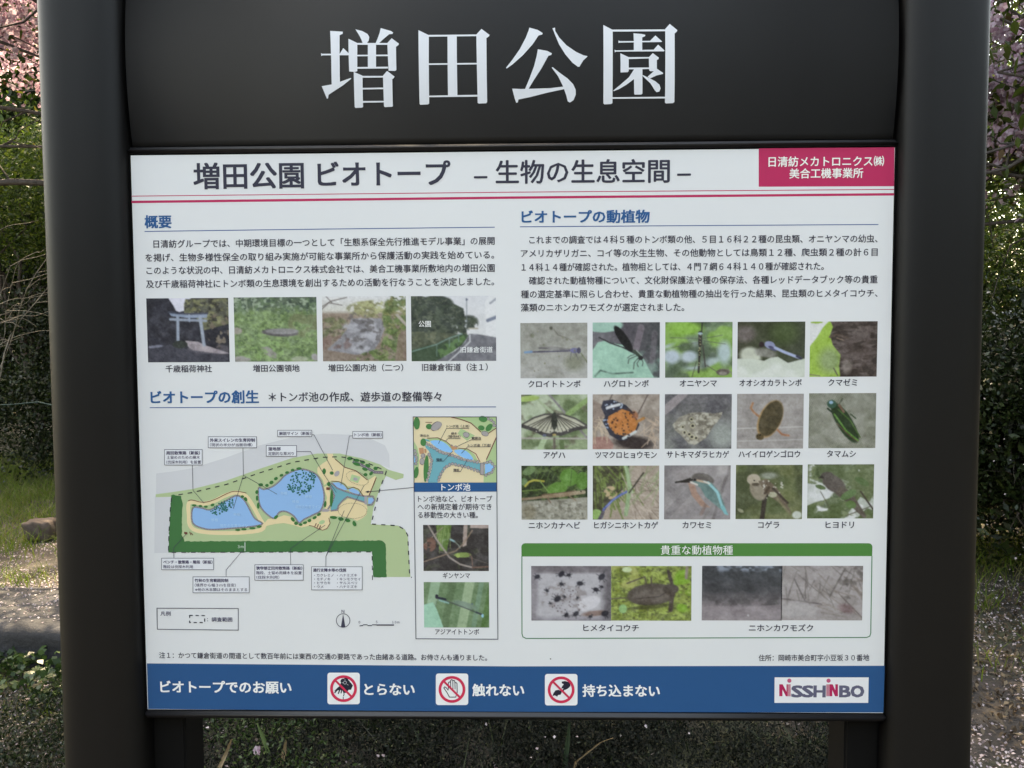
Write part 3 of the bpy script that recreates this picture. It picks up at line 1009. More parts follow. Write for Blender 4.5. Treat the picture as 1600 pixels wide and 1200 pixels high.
p.poly([(0, .5), (.08, .36), (.18, .33), (.5, .42), (.66, .55), (.76, .66), (.84, .84), (.92, 1), (0, 1)], (142, 196, 172)).ell(.0, .82, .1, .16, (156, 206, 184)).line([(.04, .96), (.12, .86), (.3, .92), (.6, .9)], .03, (84, 116, 104)).blot((128, 180, 158), 6, .55, .2, .5, p.gmask('b', .5, .2))
p.line([(.1, .27), (.26, .37), (.45, .45), (.66, .58)], .022, (52, 50, 54)).line([(.26, .36), (.45, .4), (.6, .55)], .012, (70, 70, 74)).ell(.46, .3, .065, .28, (40, 40, 42), -.6, .1).line([(.62, .52), (.71, .62)], .055, (58, 72, 62)).line([(.65, .5), (.73, .6)], .014, (150, 180, 160)).ell(.715, .64, .035, .04, (46, 48, 50))
for a_ in ((.66, .6, .54, .66, .53, .74), (.68, .64, .62, .72, .61, .84), (.7, .66, .66, .74, .68, .8), (.73, .66, .75, .72, .74, .78), (.62, .58, .56, .6, .52, .64)):
    p.line([(a_[0], a_[1]), (a_[2], a_[3]), (a_[4], a_[5])], .012, (58, 60, 62))
p.grain(6).place(cc(GX, GY, 1), 'photograph of a black winged damselfly on a pale green leaf')
p = Pic(seed=13).fill((112, 142, 100))
p.blot((126, 176, 74), 3, .5, .15, .9, None, None, 2).blot((160, 178, 184), 3, .6, .12, .9, p.emask(.35, .6, .5, .25), None, 2).blot((78, 94, 76), 3, .6, .2, .8, None, None, 2).ell(.1, .62, .13, .12, (168, 184, 196), 0, .6).ell(.36, .62, .12, .1, (170, 186, 196), 0, .6).ell(.88, .55, .1, .2, (160, 184, 184), 0, .7).ell(.3, .12, .25, .12, (128, 186, 66), 0, .6)
p.line([(.5, .3), (.08, .28)], .01, (98, 104, 96)).line([(.5, .36), (.1, .46)], .01, (98, 104, 96)).line([(.56, .3), (.85, .24)], .01, (88, 92, 86)).line([(.56, .34), (.9, .4)], .01, (88, 92, 86)).line([(.55, 0), (.54, .2)], .02, (50, 48, 48)).line([(.52, .2), (.52, .4)], .07, (62, 58, 58)).line([(.52, .36), (.5, .9)], .035, (54, 48, 46)).dots(14, (164, 160, 110), .008, .013, (.5, .22, .54, .85)).line([(.56, .42), (.6, .8)], .02, (70, 60, 60)).line([(.47, .7), (.4, 1)], .012, (78, 76, 66)).line([(.62, .78), (.85, .95)], .012, (92, 82, 76)).ell(.86, .9, .1, .06, (104, 90, 84)).ell(.86, .92, .06, .03, (140, 130, 120)).line([(.93, .84), (1, .94)], .015, (120, 108, 104)).ell(.52, .21, .035, .02, (150, 180, 190))
p.grain(6).place(cc(GX, GY, 2), 'photograph of a large striped dragonfly hanging among green blur')
p = Pic(seed=14).grad([(0, (74, 74, 58)), (.5, (66, 74, 52)), (1, (70, 76, 60))], 'x')
p.ell(.12, .22, .14, .14, (108, 96, 92), 0, .7).ell(.7, .2, .2, .2, (72, 92, 48), 0, .8, .7).ell(.2, .6, .16, .14, (186, 190, 170), .2, .4).poly([(0, .66), (.2, .66), (.4, .7), (.5, .64), (.6, .63), (.75, .74), (1, .66), (1, 1), (0, 1)], (190, 198, 182)).blot((208, 212, 204), 4, .5, .2, .8, p.gmask('b', .75, .1)).ell(.42, .56, .16, .08, (140, 136, 128), .2, .5, .8)
p.ell(.36, .41, .04, .05, (54, 40, 44)).ell(.48, .42, .08, .065, (132, 140, 178), .3).ell(.52, .48, .07, .03, (78, 78, 112), .5).line([(.56, .47), (.7, .55), (.92, .65)], .05, (152, 166, 204)).line([(.88, .62), (.94, .66)], .045, (60, 62, 84)).line([(.35, .48), (.3, .6)], .02, (120, 116, 106), .6)
p.grain(5).place(cc(GX, GY, 3), 'photograph of a powder blue dragonfly on a pale leaf')
p = Pic(seed=15).fill((208, 208, 206))
p.poly([(.28, 0), (1, 0), (1, 1), (0, 1), (0, .45), (.1, .3), (.2, .1)], (148, 190, 66)).ell(.3, .7, .16, .22, (134, 158, 98), 0, .8).ell(.1, .02, .09, .02, (148, 190, 66)).poly([(.3, 0), (1, 0), (1, 1), (.46, 1), (.44, .8), (.46, .6), (.34, .42), (.3, .25), (.34, .1)], (84, 70, 66))
mk_ = p.pmask([(.3, 0), (1, 0), (1, 1), (.46, 1), (.44, .8), (.46, .6), (.34, .42), (.3, .25), (.34, .1)])
p.blot((62, 52, 48), 6, .5, .15, .8, mk_).blot((112, 96, 92), 5, .6, .1, .7, mk_, 18).ell(.56, .8, .07, .14, (136, 122, 114), 0, .6, .8).line([(.36, .84), (.42, .97)], .02, (88, 76, 72)).line([(0, .95), (.16, .98)], .015, (110, 96, 90)).line([(.3, .28), (.4, .24), (.55, .3)], .04, (96, 78, 70)).line([(.4, .3), (.5, .34)], .02, (134, 108, 92))
p.grain(8).place(cc(GX, GY, 4), 'photograph of a cicada on a dark tree trunk against lime green')
# row 2
p = Pic(seed=21).fill((138, 158, 116))
p.blot((96, 116, 76), 3, .5, .15, .9, None, None, 2).blot((176, 190, 160), 3, .6, .12, .9, None, None, 2).blot((110, 102, 86), 4, .62, .1, .7).line([(.18, .02), (.5, .36)], .05, (158, 176, 138)).line([(.42, 0), (.62, .28), (1, .8)], .035, (128, 120, 124)).line([(1, .1), (.7, .36)], .09, (126, 160, 92)).ell(.1, .08, .18, .05, (156, 186, 92), -.1).line([(.28, 1), (.38, .72)], .1, (160, 186, 140)).line([(.6, .75), (.62, 1)], .08, (96, 120, 76)).line([(0, .79), (1, .8)], .03, (166, 158, 150)).line([(.5, .8), (.5, 1)], .04, (110, 96, 88))
wing = [(.5, .36), (.36, .36), (.2, .42), (.02, .54), (.04, .6), (.2, .66), (.32, .74), (.42, .76), (.5, .7), (.6, .74), (.8, .64), (.97, .62), (.98, .56), (.82, .44), (.62, .36)]
p.poly(wing, (184, 180, 156))
for k_ in range(15):
    xe = .06 + .88 * k_ / 14
    p.line([(.5 + (xe - .5) * .12, .38), (xe, .58 + .12 * (1 - abs(xe - .5) * 2))], .013, (64, 62, 58))
p.line([(.02, .57), (.2, .64), (.34, .72), (.44, .74), (.5, .7), (.6, .72), (.8, .63), (.98, .59)], .065, (74, 70, 70)).line([(.5, .36), (.36, .36), (.2, .42), (.02, .54)], .03, (78, 74, 72)).line([(.5, .36), (.62, .36), (.82, .44), (.98, .56)], .03, (78, 74, 72)).dots(26, (196, 190, 170), .008, .013, (.04, .55, .96, .7), 1, p.pmask(wing))
p.ell(.5, .48, .045, .16, (58, 62, 56)).ell(.35, .74, .03, .03, (88, 96, 120)).ell(.5, .73, .03, .02, (190, 160, 90)).grain(8).place(cc(GX2, GY2, 0), 'photograph of a cream and black striped swallowtail butterfly')
p = Pic(seed=22).fill((168, 152, 140))
p.blot((142, 126, 114), 5, .5, .15, .8).line([(.3, 0), (.26, .1)], .02, (98, 86, 78)).line([(.82, .02), (.66, .4)], .02, (92, 76, 72)).poly([(0, .1), (.15, .2), (.2, .4), (.1, .6), (0, .6)], (146, 124, 112)).poly([(0, .78), (.22, .76), (.32, .9), (.3, 1), (0, 1)], (168, 118, 108)).ell(.62, .88, .3, .12, (64, 54, 54), .1, .5).strokes(26, (196, 170, 142), .014, .22, .6, (0, .4, .25, .7), 1.5).strokes(24, (190, 160, 136), .014, .25, 1.4, (.75, .4, 1, .8), 1.2)
wing = [(.16, .12), (.3, .1), (.5, .2), (.6, .32), (.66, .44), (.7, .56), (.64, .7), (.5, .84), (.4, .84), (.26, .74), (.2, .6), (.15, .5), (.19, .4), (.13, .24)]
p.poly(wing, (54, 56, 70)).poly([(.24, .4), (.44, .27), (.56, .32), (.63, .44), (.68, .52), (.64, .66), (.5, .76), (.34, .72), (.26, .6), (.22, .5)], (208, 118, 56)).blot((190, 96, 52), 5, .55, .2, .7, p.emask(.5, .4, .18, .14))
p.dots(34, (70, 44, 42), .01, .02, (.28, .32, .62, .72), .9).line([(.22, .25), (.3, .22), (.4, .19)], .05, (196, 198, 202)).dots(16, (170, 190, 214), .01, .018, (.16, .12, .5, .28), .9, p.pmask(wing)).line([(.46, .8), (.56, .74), (.64, .68)], .05, (190, 196, 196)).dots(20, (150, 178, 214), .009, .015, (.15, .4, .24, .76), .9, p.pmask(wing)).dots(14, (58, 52, 58), .012, .02, (.28, .68, .6, .8), .9, p.pmask(wing)).line([(.66, .5), (.76, .44)], .05, (190, 120, 60))
p.grain(8).place(cc(GX2, GY2, 1), 'photograph of an orange butterfly with blue black wing edges on dry grass')
p = Pic(seed=23).grad([(0, (104, 100, 104)), (.5, (112, 112, 110)), (1, (122, 124, 120))])
p.blot((90, 88, 94), 3, .5, .2, .8).poly([(0, .2), (.2, 0), (.36, 0), (.1, .3), (0, .4)], (158, 144, 146), .8).ell(.85, .75, .2, .25, (146, 152, 146), 0, .8)
wing = [(.12, .56), (.22, .42), (.4, .34), (.6, .34), (.74, .36), (.86, .33), (.84, .42), (.72, .6), (.62, .8), (.46, .92), (.36, .9), (.24, .74), (.16, .66)]
p.poly(wing, (150, 142, 126)).blot((112, 104, 92), 12, .52, .08, .8, p.pmask(wing)).blot((182, 176, 158), 16, .58, .06, .8, p.pmask(wing))
for (x, y, r_) in ((.4, .46, .03), (.42, .58, .035), (.37, .73, .03), (.41, .78, .035), (.47, .8, .03), (.27, .6, .025), (.3, .7, .03)):
    p.ell(x, y, r_, r_ * 1.15, (188, 180, 140)).ell(x, y, r_ * .6, r_ * .7, (56, 50, 50))
p.grain(9).place(cc(GX2, GY2, 2), 'photograph of a grey brown butterfly with small eye spots')
p = Pic(seed=24).fill((150, 142, 138))
p.blot((160, 152, 148), 4, .5, .2, .8).line([(0, .63), (1, .6)], .015, (190, 184, 180)).line([(0, .86), (1, .83)], .012, (186, 180, 176)).line([(.34, .42), (.26, .34), (.21, .26), (.24, .17)], .035, (178, 116, 78)).line([(.6, .64), (.68, .74), (.78, .76)], .035, (178, 110, 76))
p.ell(.5, .46, .17, .36, (186, 140, 88), .42, .1).ell(.51, .45, .155, .34, (88, 76, 54), .42, .12).blot((70, 62, 46), 12, .5, .1, .6, p.emask(.51, .45, .15, .33, .42)).ell(.35, .78, .06, .06, (104, 84, 56), .3).dots(6, (50, 44, 36), .01, .015, (.31, .74, .39, .82))
p.grain(7).place(cc(GX2, GY2, 3), 'photograph of a brown diving beetle on a grey surface')
p = Pic(130, 108, seed=25).fill((146, 146, 130))
ph_ = np.sin((p.x * p.asp * .97 + p.y * .24) * 150) * np.sin((p.y * .97 - p.x * p.asp * .24) * 140)
p.mix(np.clip(ph_ * 1.1, 0, 1) * .75, (74, 74, 66)).blot((160, 158, 146), 3, .55, .2, .4).blot((104, 108, 84), 3, .6, .2, .4)
p.ell(.54, .54, .115, .42, (46, 66, 44), -.56, .12).line([(.38, .38), (.56, .68), (.74, .86)], .03, (86, 142, 60)).line([(.44, .3), (.62, .5), (.77, .8)], .02, (72, 110, 52)).line([(.42, .55), (.6, .76), (.74, .88)], .012, (120, 76, 60)).ell(.34, .2, .07, .075, (56, 96, 78), .4).ell(.33, .17, .03, .03, (120, 160, 190)).line([(.45, .22), (.52, .34)], .04, (120, 84, 66)).line([(.45, .2), (.5, .1)], .01, (50, 60, 46)).line([(.28, .28), (.34, .34)], .03, (44, 62, 46)).line([(.62, .38), (.7, .46)], .02, (50, 70, 46))
p.grain(6).place(cc(GX2, GY2, 4), 'photograph of a metallic green jewel beetle on wire mesh')
# row 3
p = Pic(seed=31).fill((66, 84, 52))
foliage(p, 0, (52, 66, 44), (92, 116, 64), (44, 52, 40), 7)
p.strokes(26, (96, 122, 66), .016, .3, -.9, (0, 0, 1, .5), .8, .8).ell(.72, .22, .14, .16, (92, 148, 62), .3, .1).ell(.54, .43, .16, .12, (96, 150, 64), -.3, .1).ell(.92, .28, .1, .16, (82, 134, 54), 0, .1).ell(.12, .1, .1, .07, (104, 136, 84), -.5).ell(.04, .3, .06, .07, (96, 132, 84)).line([(.76, .1), (.74, .36)], .01, (58, 84, 44)).line([(.06, .38), (.12, .3), (.2, .27), (.34, .29)], .035, (188, 178, 66)).line([(.28, .28), (.42, .5)], .02, (130, 168, 90)).line([(.02, .47), (.3, .44)], .025, (110, 140, 70))
p.poly([(0, .66), (.3, .64), (.55, .62), (.8, .6), (1, .58), (1, 1), (0, 1)], (150, 146, 130)).blot((116, 112, 98), 14, .52, .08, .8, p.gmask('b', .64, .04)).blot((178, 174, 160), 18, .58, .06, .7, p.gmask('b', .66, .04)).ell(.12, .85, .1, .14, (112, 100, 74), 0, .6, .6)
p.line([(0, .62), (.2, .6), (.4, .56)], .045, (146, 118, 92)).line([(.35, .56), (.6, .54), (.8, .5)], .085, (158, 130, 102)).line([(.78, .51), (.94, .49)], .065, (170, 146, 118)).line([(.4, .6), (.44, .68)], .03, (130, 102, 84)).line([(.72, .56), (.82, .64)], .022, (140, 112, 90)).line([(.3, .54), (.8, .47)], .012, (96, 76, 60)).ell(.9, .48, .012, .014, (40, 36, 34))
p.grain(9).place(cc(GX3, GY3, 0), 'photograph of a brown lizard on a rock below green leaves')
p = Pic(seed=32).fill((168, 148, 132))
mk_ = p.pmask([(0, 0), (.55, 0), (.5, .4), (.3, .6), (.1, 1), (0, 1)])
p.mix(mk_, (84, 84, 60))
p.strokes(40, (112, 134, 66), .03, .45, 1.3, (0, -.1, .5, .5), .5, .8)
p.blot((66, 60, 52), 10, .55, .1, .7, mk_).strokes(40, (190, 170, 154), .02, .3, .8, (.4, .1, 1, 1), .8, .7).strokes(24, (124, 104, 92), .016, .25, .7, (.4, .2, 1, 1), .8, .7).strokes(20, (142, 158, 112), .02, .35, -.9, (.5, .2, .95, .9), .4, .7)
p.blot((200, 166, 124), 12, .42, .1, .9, p.emask(.27, .5, .1, .12)).line([(.14, .95), (.17, .8), (.3, .64), (.42, .54), (.52, .48)], .04, (74, 92, 168)).line([(.2, .76), (.32, .62), (.48, .5)], .014, (110, 140, 206)).line([(.5, 0), (.56, .4), (.5, .9)], .07, (140, 170, 122)).line([(.48, 0), (.6, .5)], .03, (160, 186, 140)).line([(.55, .5), (.76, .14)], .03, (78, 70, 62)).ell(.06, .9, .08, .1, (136, 178, 92)).line([(.1, 1), (.16, .86)], .06, (92, 84, 96))
p.grain(9).place(cc(GX3, GY3, 1), 'photograph of a blue tailed skink among straw and grass')
p = Pic(seed=33).grad([(0, (122, 116, 118)), (.5, (146, 138, 138)), (1, (134, 126, 130))], 'd')
p.blot((156, 146, 146), 3, .5, .2, .7, None, None, 2).line([(.02, .95), (.4, .45)], .14, (112, 106, 108), .4).line([(.6, .98), (.7, .78), (.9, .3), (1, .1)], .045, (134, 126, 124)).line([(.98, .02), (.86, .5), (.74, 1)], .05, (118, 110, 110)).ell(.88, .1, .08, .12, (166, 158, 158), 0, .7)
p.ell(.58, .26, .17, .11, (104, 96, 92), .2).line([(.18, .315), (.42, .27)], .035, (44, 42, 42)).poly([(.17, .32), (.4, .23), (.42, .32)], (50, 46, 44)).poly([(.4, .3), (.55, .42), (.62, .58), (.74, .7), (.9, .86), (.96, .92), (.9, .7), (.84, .5), (.72, .33), (.6, .28)], (96, 132, 128)).poly([(.36, .32), (.46, .36), (.5, .5), (.62, .7), (.7, .78), (.56, .76), (.42, .56), (.38, .42)], (170, 128, 110)).line([(.66, .32), (.8, .5), (.86, .72), (.92, .88)], .045, (120, 190, 196)).poly([(.84, .76), (.9, .74), (.97, .92), (.92, .9)], (96, 180, 184)).line([(.5, .28), (.64, .32)], .035, (196, 160, 130)).line([(.6, .3), (.68, .34)], .03, (206, 200, 190)).ell(.46, .27, .018, .022, (40, 36, 36)).line([(.4, .31), (.5, .36)], .03, (206, 196, 186))
p.line([(.62, .74), (.56, .9)], .06, (142, 116, 108), .8).grain(5).place(cc(GX3, GY3, 2), 'photograph of a kingfisher with turquoise back on a twig')
p = Pic(seed=34).fill((92, 104, 66))
p.blot((78, 86, 58), 3, .5, .2, .9, None, None, 2).blot((118, 124, 78), 3, .6, .15, .8, None, None, 2).ell(.92, .92, .07, .07, (190, 196, 184), 0, .3).ell(.08, .84, .05, .03, (150, 150, 120), .5).ell(.5, .2, .12, .06, (140, 146, 128), 0, .7)
p.line([(.5, .42), (.44, .6), (.4, 1)], .085, (64, 56, 50)).ell(.34, .46, .12, .2, (142, 128, 108), -.4).ell(.27, .27, .1, .1, (176, 160, 138)).ell(.3, .36, .06, .03, (96, 84, 70)).ell(.28, .29, .012, .015, (40, 34, 32)).poly([(.34, .3), (.46, .26), (.6, .4), (.72, .6), (.84, .88), (.8, .9), (.66, .7), (.54, .6), (.44, .5)], (110, 92, 76)).dots(26, (200, 194, 180), .008, .018, (.4, .3, .7, .62), .9).line([(.56, .44), (.78, .7)], .04, (70, 60, 52)).line([(.62, .62), (.82, .9)], .04, (128, 120, 88)).line([(.5, .42), (.44, .52)], .05, (84, 68, 56)).ell(.56, .55, .06, .05, (168, 164, 134))
p.grain(7).place(cc(GX3, GY3, 3), 'photograph of a small brown woodpecker on a branch stub')
p = Pic(seed=35).fill((204, 206, 206))
foliage(p, 0, (96, 112, 74), (78, 94, 60), (120, 134, 90), 4)
p.blot((92, 108, 70), 4, .44, .06, .9, p.gmask('t', .35, .3)).blot((100, 114, 74), 4, .46, .06, .9, p.gmask('r', .6, .2)).blot((86, 104, 62), 4, .45, .06, .9, p.gmask('b', .7, .2)).poly([(0, .35), (.2, .38), (.38, .5), (.34, .62), (.12, .7), (0, .76)], (202, 204, 204), .85).poly([(.62, .9), (.8, .6), (1, .74), (1, .85), (.9, .8), (.76, .98)], (204, 206, 206), .7)
p.ell(.4, .36, .2, .14, (94, 84, 78), .6).ell(.3, .22, .1, .08, (90, 82, 76)).poly([(.5, .4), (.66, .5), (.9, .96), (.86, 1), (.6, .7), (.42, .54)], (100, 88, 78)).poly([(.16, .26), (.22, .2), (.26, .26)], (60, 54, 50)).ell(.62, .56, .13, .07, (92, 124, 74), -.5, .1).ell(.82, .32, .12, .06, (84, 112, 66), .5, .1).ell(.2, .42, .08, .04, (84, 108, 66), .3, .1).line([(.2, .5), (.36, .84)], .012, (84, 80, 62)).line([(.8, .5), (1, .84)], .03, (72, 62, 54)).line([(.6, .94), (.94, .78)], .016, (90, 84, 70)).ell(.66, .74, .08, .07, (90, 122, 66), .3, .1)
p.grain(7).place(cc(GX3, GY3, 4), 'photograph of a grey bulbul among dark leaves')
# precious species
p = Pic(120, 84, 41).fill((160, 154, 160))
p.poly([(.1, .14), (.95, .12), (.9, 1), (.05, 1)], (172, 168, 174)).mix(p.gmask('t', .13, .06), (116, 108, 114)).mix(p.gmask('r', .9, .1), (104, 98, 104)).mix(p.gmask('b', .93, .1) * .6, (124, 118, 128)).mix(p.gmask('l', .08, .06) * .7, (130, 122, 130)).ell(.72, .68, .15, .12, (196, 192, 198), -.4).ell(.8, .86, .16, .05, (138, 110, 102), -.1, .5)
p.blot((132, 118, 116), 14, .6, .06, .5, p.emask(.42, .6, .3, .3))
for (x, y, r_) in ((.08, .2, .045), (.38, .15, .055), (.47, .17, .035), (.61, .32, .05), (.88, .2, .06), (.81, .43, .045), (.88, .38, .03), (.2, .45, .03), (.38, .33, .035), (.33, .6, .06), (.42, .56, .025), (.24, .68, .02), (.58, .58, .02), (.44, .89, .04), (.56, .87, .05), (.74, .92, .03), (.92, .86, .06)):
    p.ell(x, y, r_ * .8, r_ * .8, (48, 48, 58), random.uniform(-1, 1), .4)
    for _ in range(5):
        a_ = random.uniform(0, 6.28)
        p.line([(x, y), (x + r_ * 1.3 * math.cos(a_), y + r_ * 1.7 * math.sin(a_))], .012, (56, 56, 64), .8)
p.dots(34, (96, 80, 84), .006, .014, (.25, .4, .6, .85)).grain(6).place((830, 884.3, 954.7, 969.9), 'photograph of dark water bugs in a white tray')
p = Pic(120, 84, 42).fill((136, 152, 64))
foliage(p, 0, (112, 128, 58), (164, 186, 84), (88, 92, 56), 12)
p.blot((176, 176, 92), 5, .5, .1, .7, p.emask(.1, .2, .25, .3)).ell(.15, .78, .05, .08, (130, 184, 110)).ell(.2, .07, .06, .05, (186, 206, 150)).blot((116, 172, 44), 7, .45, .1, .9, p.emask(.9, .45, .15, .4)).ell(.5, .52, .3, .2, (90, 80, 72), -.08, .1).ell(.52, .54, .24, .12, (106, 94, 86), -.1, .3).ell(.74, .42, .1, .09, (84, 74, 68)).line([(.3, .6), (.6, .56), (.68, .48)], .014, (66, 58, 54)).line([(.76, .36), (.71, .1)], .06, (78, 68, 62)).line([(.7, .1), (.76, .28)], .02, (78, 68, 62)).line([(.76, .5), (.74, .8)], .08, (84, 72, 66)).line([(.2, .32), (.42, .2), (.44, .34)], .025, (92, 80, 72)).line([(.5, .22), (.5, .34)], .03, (92, 80, 72)).line([(.94, .02), (.93, .22)], .05, (140, 124, 112)).line([(0, .6), (.2, .58)], .02, (96, 84, 76)).ell(.5, .74, .28, .04, (70, 70, 44), -.1, .5, .7)
p.grain(8).place((955, 884.3, 1080, 969.9), 'photograph of a flat brown water bug on bright moss')
p = Pic(120, 84, 43).grad([(0, (74, 80, 86)), (.45, (76, 76, 80)), (.6, (100, 94, 98)), (.75, (134, 122, 126)), (1, (142, 130, 134))])
p.blot((142, 156, 176), 12, .5, .08, .8, p.gmask('t', .1, .06)).blot((84, 80, 82), 8, .5, .12, .9, p.emask(.5, .62, .6, .12)).blot((150, 138, 142), 6, .5, .2, .6, p.gmask('b', .7, .1)).ell(.58, .9, .012, .015, (190, 186, 186)).blot((62, 64, 68), 6, .5, .15, .7, p.gmask('t', .5, .1))
p.grain(5).place((1097, 884.1, 1221.3, 969.6), 'photograph of dark water under overhanging plants')
p = Pic(120, 84, 44).fill((150, 140, 138))
p.blot((164, 154, 154), 4, .5, .2, .8).strokes(34, (114, 106, 102), .016, .4, 1.2, (0, -.1, 1, .5), .9, .7).strokes(22, (134, 120, 112), .02, .4, .5, (.4, .1, 1, .9), .7, .7).line([(0, .6), (.2, .64), (.5, .7)], .025, (110, 100, 100)).line([(.16, .24), (.3, .66)], .02, (106, 98, 96)).line([(.3, .1), (.3, .6)], .018, (110, 100, 98)).line([(.78, .05), (.6, .55)], .025, (110, 102, 98)).line([(.7, .5), (1, .95)], .02, (112, 100, 96)).ell(.8, .78, .1, .08, (128, 96, 98), .3, .6, .7).blot((98, 90, 86), 9, .55, .1, .6, p.emask(.9, .3, .2, .35)).ell(.2, .8, .2, .15, (168, 160, 160), 0, .7)
p.grain(7).place((1221.3, 884, 1347, 969.3), 'photograph of pale branching waterweed')
# inset pair
p = Pic(112, 84, 45).fill((60, 56, 56))
p.blot((78, 74, 74), 6, .55, .15, .8).blot((92, 98, 76), 8, .62, .1, .5).poly([(.2, 0), (.44, 0), (.4, .3), (.36, .58), (.26, .56), (.22, .3)], (92, 126, 60)).strokes(10, (140, 166, 96), .012, .4, 1.6, (.22, 0, .42, .2), .15).poly([(.62, 0), (.68, 0), (.66, .44), (.6, .48)], (168, 144, 134)).poly([(.72, 0), (1, 0), (1, .08), (.72, .07)], (176, 150, 142)).line([(.08, 0), (.2, .3), (.4, .7), (.56, .85), (.75, .92)], .035, (160, 144, 136)).line([(.75, .92), (1, .9)], .03, (120, 84, 72)).line([(0, .8), (.3, .66), (.5, .56), (.62, .4), (.75, .12)], .025, (148, 120, 100)).line([(0, .45), (.3, .06)], .02, (150, 130, 116)).line([(.24, .58), (.5, .66), (.7, .7), (1, .84)], .014, (110, 100, 94)).blot((136, 92, 78), 10, .45, .1, .9, p.emask(.1, .42, .1, .16)).ell(.6, .65, .13, .055, (128, 154, 78), -.02).ell(.53, .66, .03, .05, (160, 186, 90)).line([(.7, .63), (.74, .7), (.75, .88)], .02, (124, 90, 76)).line([(.42, .32), (.48, .36)], .035, (130, 186, 194)).line([(.48, .36), (.54, .44), (.56, .5)], .02, (120, 130, 118)).line([(.4, .3), (.3, .34), (.28, .5)], .01, (130, 140, 120))
p.grain(8).place((661, 820.2, 763.8, 892.2), 'photograph of a green dragonfly among reeds over dark water')
p = Pic(112, 80, 46).fill((104, 138, 96))
for x, w_, c in ((.1, .2, (144, 182, 146)), (.36, .16, (88, 118, 80)), (.62, .2, (152, 180, 138)), (.8, .1, (110, 150, 120)), (.96, .14, (78, 120, 62))):
    p.line([(x + .1, -.1), (x - .06, 1.1)], w_, c, .85)
p.poly([(0, .5), (.14, .44), (.2, .6), (.3, 1), (0, 1)], (140, 200, 170)).ell(.62, .5, .18, .07, (112, 138, 124), .3, .4, .8).line([(.2, .34), (.33, .38)], .05, (44, 48, 66)).ell(.2, .32, .025, .05, (44, 46, 60)).line([(.24, .4), (.38, .46)], .03, (120, 180, 176)).line([(.34, .41), (.6, .55), (.9, .72)], .022, (74, 82, 80)).line([(.8, .66), (.9, .72)], .035, (54, 60, 74)).ell(.895, .735, .02, .04, (120, 190, 216)).line([(.2, .42), (.18, .54)], .01, (90, 110, 100)).ell(.74, .48, .015, .02, (84, 110, 120))
p.grain(5).place((662, 909.5, 764.5, 980.6), 'photograph of a slim damselfly on a green leaf stem')
T('photo_caption_overlay', '公園', 654.2, 506, 673.2, 506, 10.5, (222, 224, 222), 0.01, k=4)
T('photo_caption_overlay', '旧鎌倉街道', 720, 546.3, 769.7, 546.3, 10, (218, 220, 220), 0.008, k=4)

# ------------------------------------------------------------------ site plan
Mp = lambda pts: [(230 + x / 2.857, 640 + y / 2.857) for x, y in pts]
Qp = lambda pts: [(430 + x / 7.273, 640 + y / 7.273) for x, y in pts]
Np = lambda pts: [(640 + x / 6.667, 640 + y / 6.667) for x, y in pts]


def rough_edge(pts, step, amp):
    out = []
    for i in range(len(pts)):
        a, b = np.array(pts[i], float), np.array(pts[(i + 1) % len(pts)], float)
        n = max(1, int(np.linalg.norm(b - a) / step))
        for k in range(n):
            q = a + (b - a) * k / n
            out.append((q[0] + random.uniform(-amp, amp), q[1] + random.uniform(-amp, amp)))
    return out


Print().poly(Mp([(40, 285), (120, 275), (200, 262), (350, 215), (500, 160), (640, 125), (780, 108), (900, 112), (1000, 130), (1062, 160), (1080, 200), (1083, 262), (1040, 245), (960, 218), (860, 196), (760, 196), (650, 215), (500, 265), (350, 318), (200, 355), (40, 380)]), 0) \
    .poly(Mp([(34, 386), (106, 384), (102, 450), (96, 560), (94, 640), (32, 640)]), 0).build('plan_road', (192, 193, 196))
Print().poly(Mp([(38, 378), (100, 370), (200, 355), (350, 318), (500, 265), (650, 215), (760, 196), (860, 196), (960, 218), (1040, 245), (1075, 268), (1145, 288), (1143, 305), (1110, 314), (1066, 296), (1040, 345), (1010, 440), (998, 512), (1120, 518), (1150, 535), (1163, 560), (1168, 640), (1175, 747), (1060, 747), (1060, 600), (155, 600), (148, 388), (38, 391)]), 1).build('plan_lawn', (163, 180, 140))
belt = [(108, 382), (150, 385), (158, 420), (155, 560), (168, 588), (1050, 584), (1066, 600), (1068, 748), (1010, 748), (1004, 634), (95, 638), (97, 560), (103, 450)]
Print().poly(Mp(rough_edge(belt, 9, 1.6)), 2).build('plan_bamboo_belt', (58, 108, 68))
sand = Print()
sand.line(Mp(smooth([(186, 470), (184, 425), (200, 412), (250, 420), (300, 408), (345, 385), (395, 370), (440, 385), (472, 430), (505, 490), (522, 522), (495, 541), (400, 550), (300, 550), (220, 540), (190, 515)], True, 3)), 6.3, 2, closed=True)
sand.poly(Qp([(585, 500), (655, 500), (668, 550), (790, 660), (920, 700), (1010, 770), (1060, 800), (1140, 750), (1150, 790), (1065, 985), (1010, 985), (985, 960), (950, 900), (890, 880), (820, 870), (780, 830), (700, 810), (640, 810), (590, 830), (560, 860), (540, 800), (480, 720), (480, 660), (540, 610), (590, 580), (600, 540)]), 3)
sand.poly(Qp([(720, 1080), (830, 1010), (950, 1020), (1030, 1060), (1050, 1120), (1040, 1190), (1000, 1230), (930, 1265), (870, 1235), (720, 1210), (620, 1215), (625, 1290), (600, 1350), (550, 1372), (480, 1350), (390, 1320), (300, 1340), (200, 1310), (100, 1290), (0, 1300), (-90, 1320), (-150, 1370), (-190, 1360), (-140, 1310), (-80, 1240), (0, 1235), (100, 1200), (180, 1215), (260, 1310), (300, 1310), (420, 1240), (530, 1160), (560, 1130), (590, 1000), (550, 880), (600, 860), (640, 1000), (620, 1130), (700, 1150)]), 4)
sand.build('plan_sand_path', (214, 195, 156))
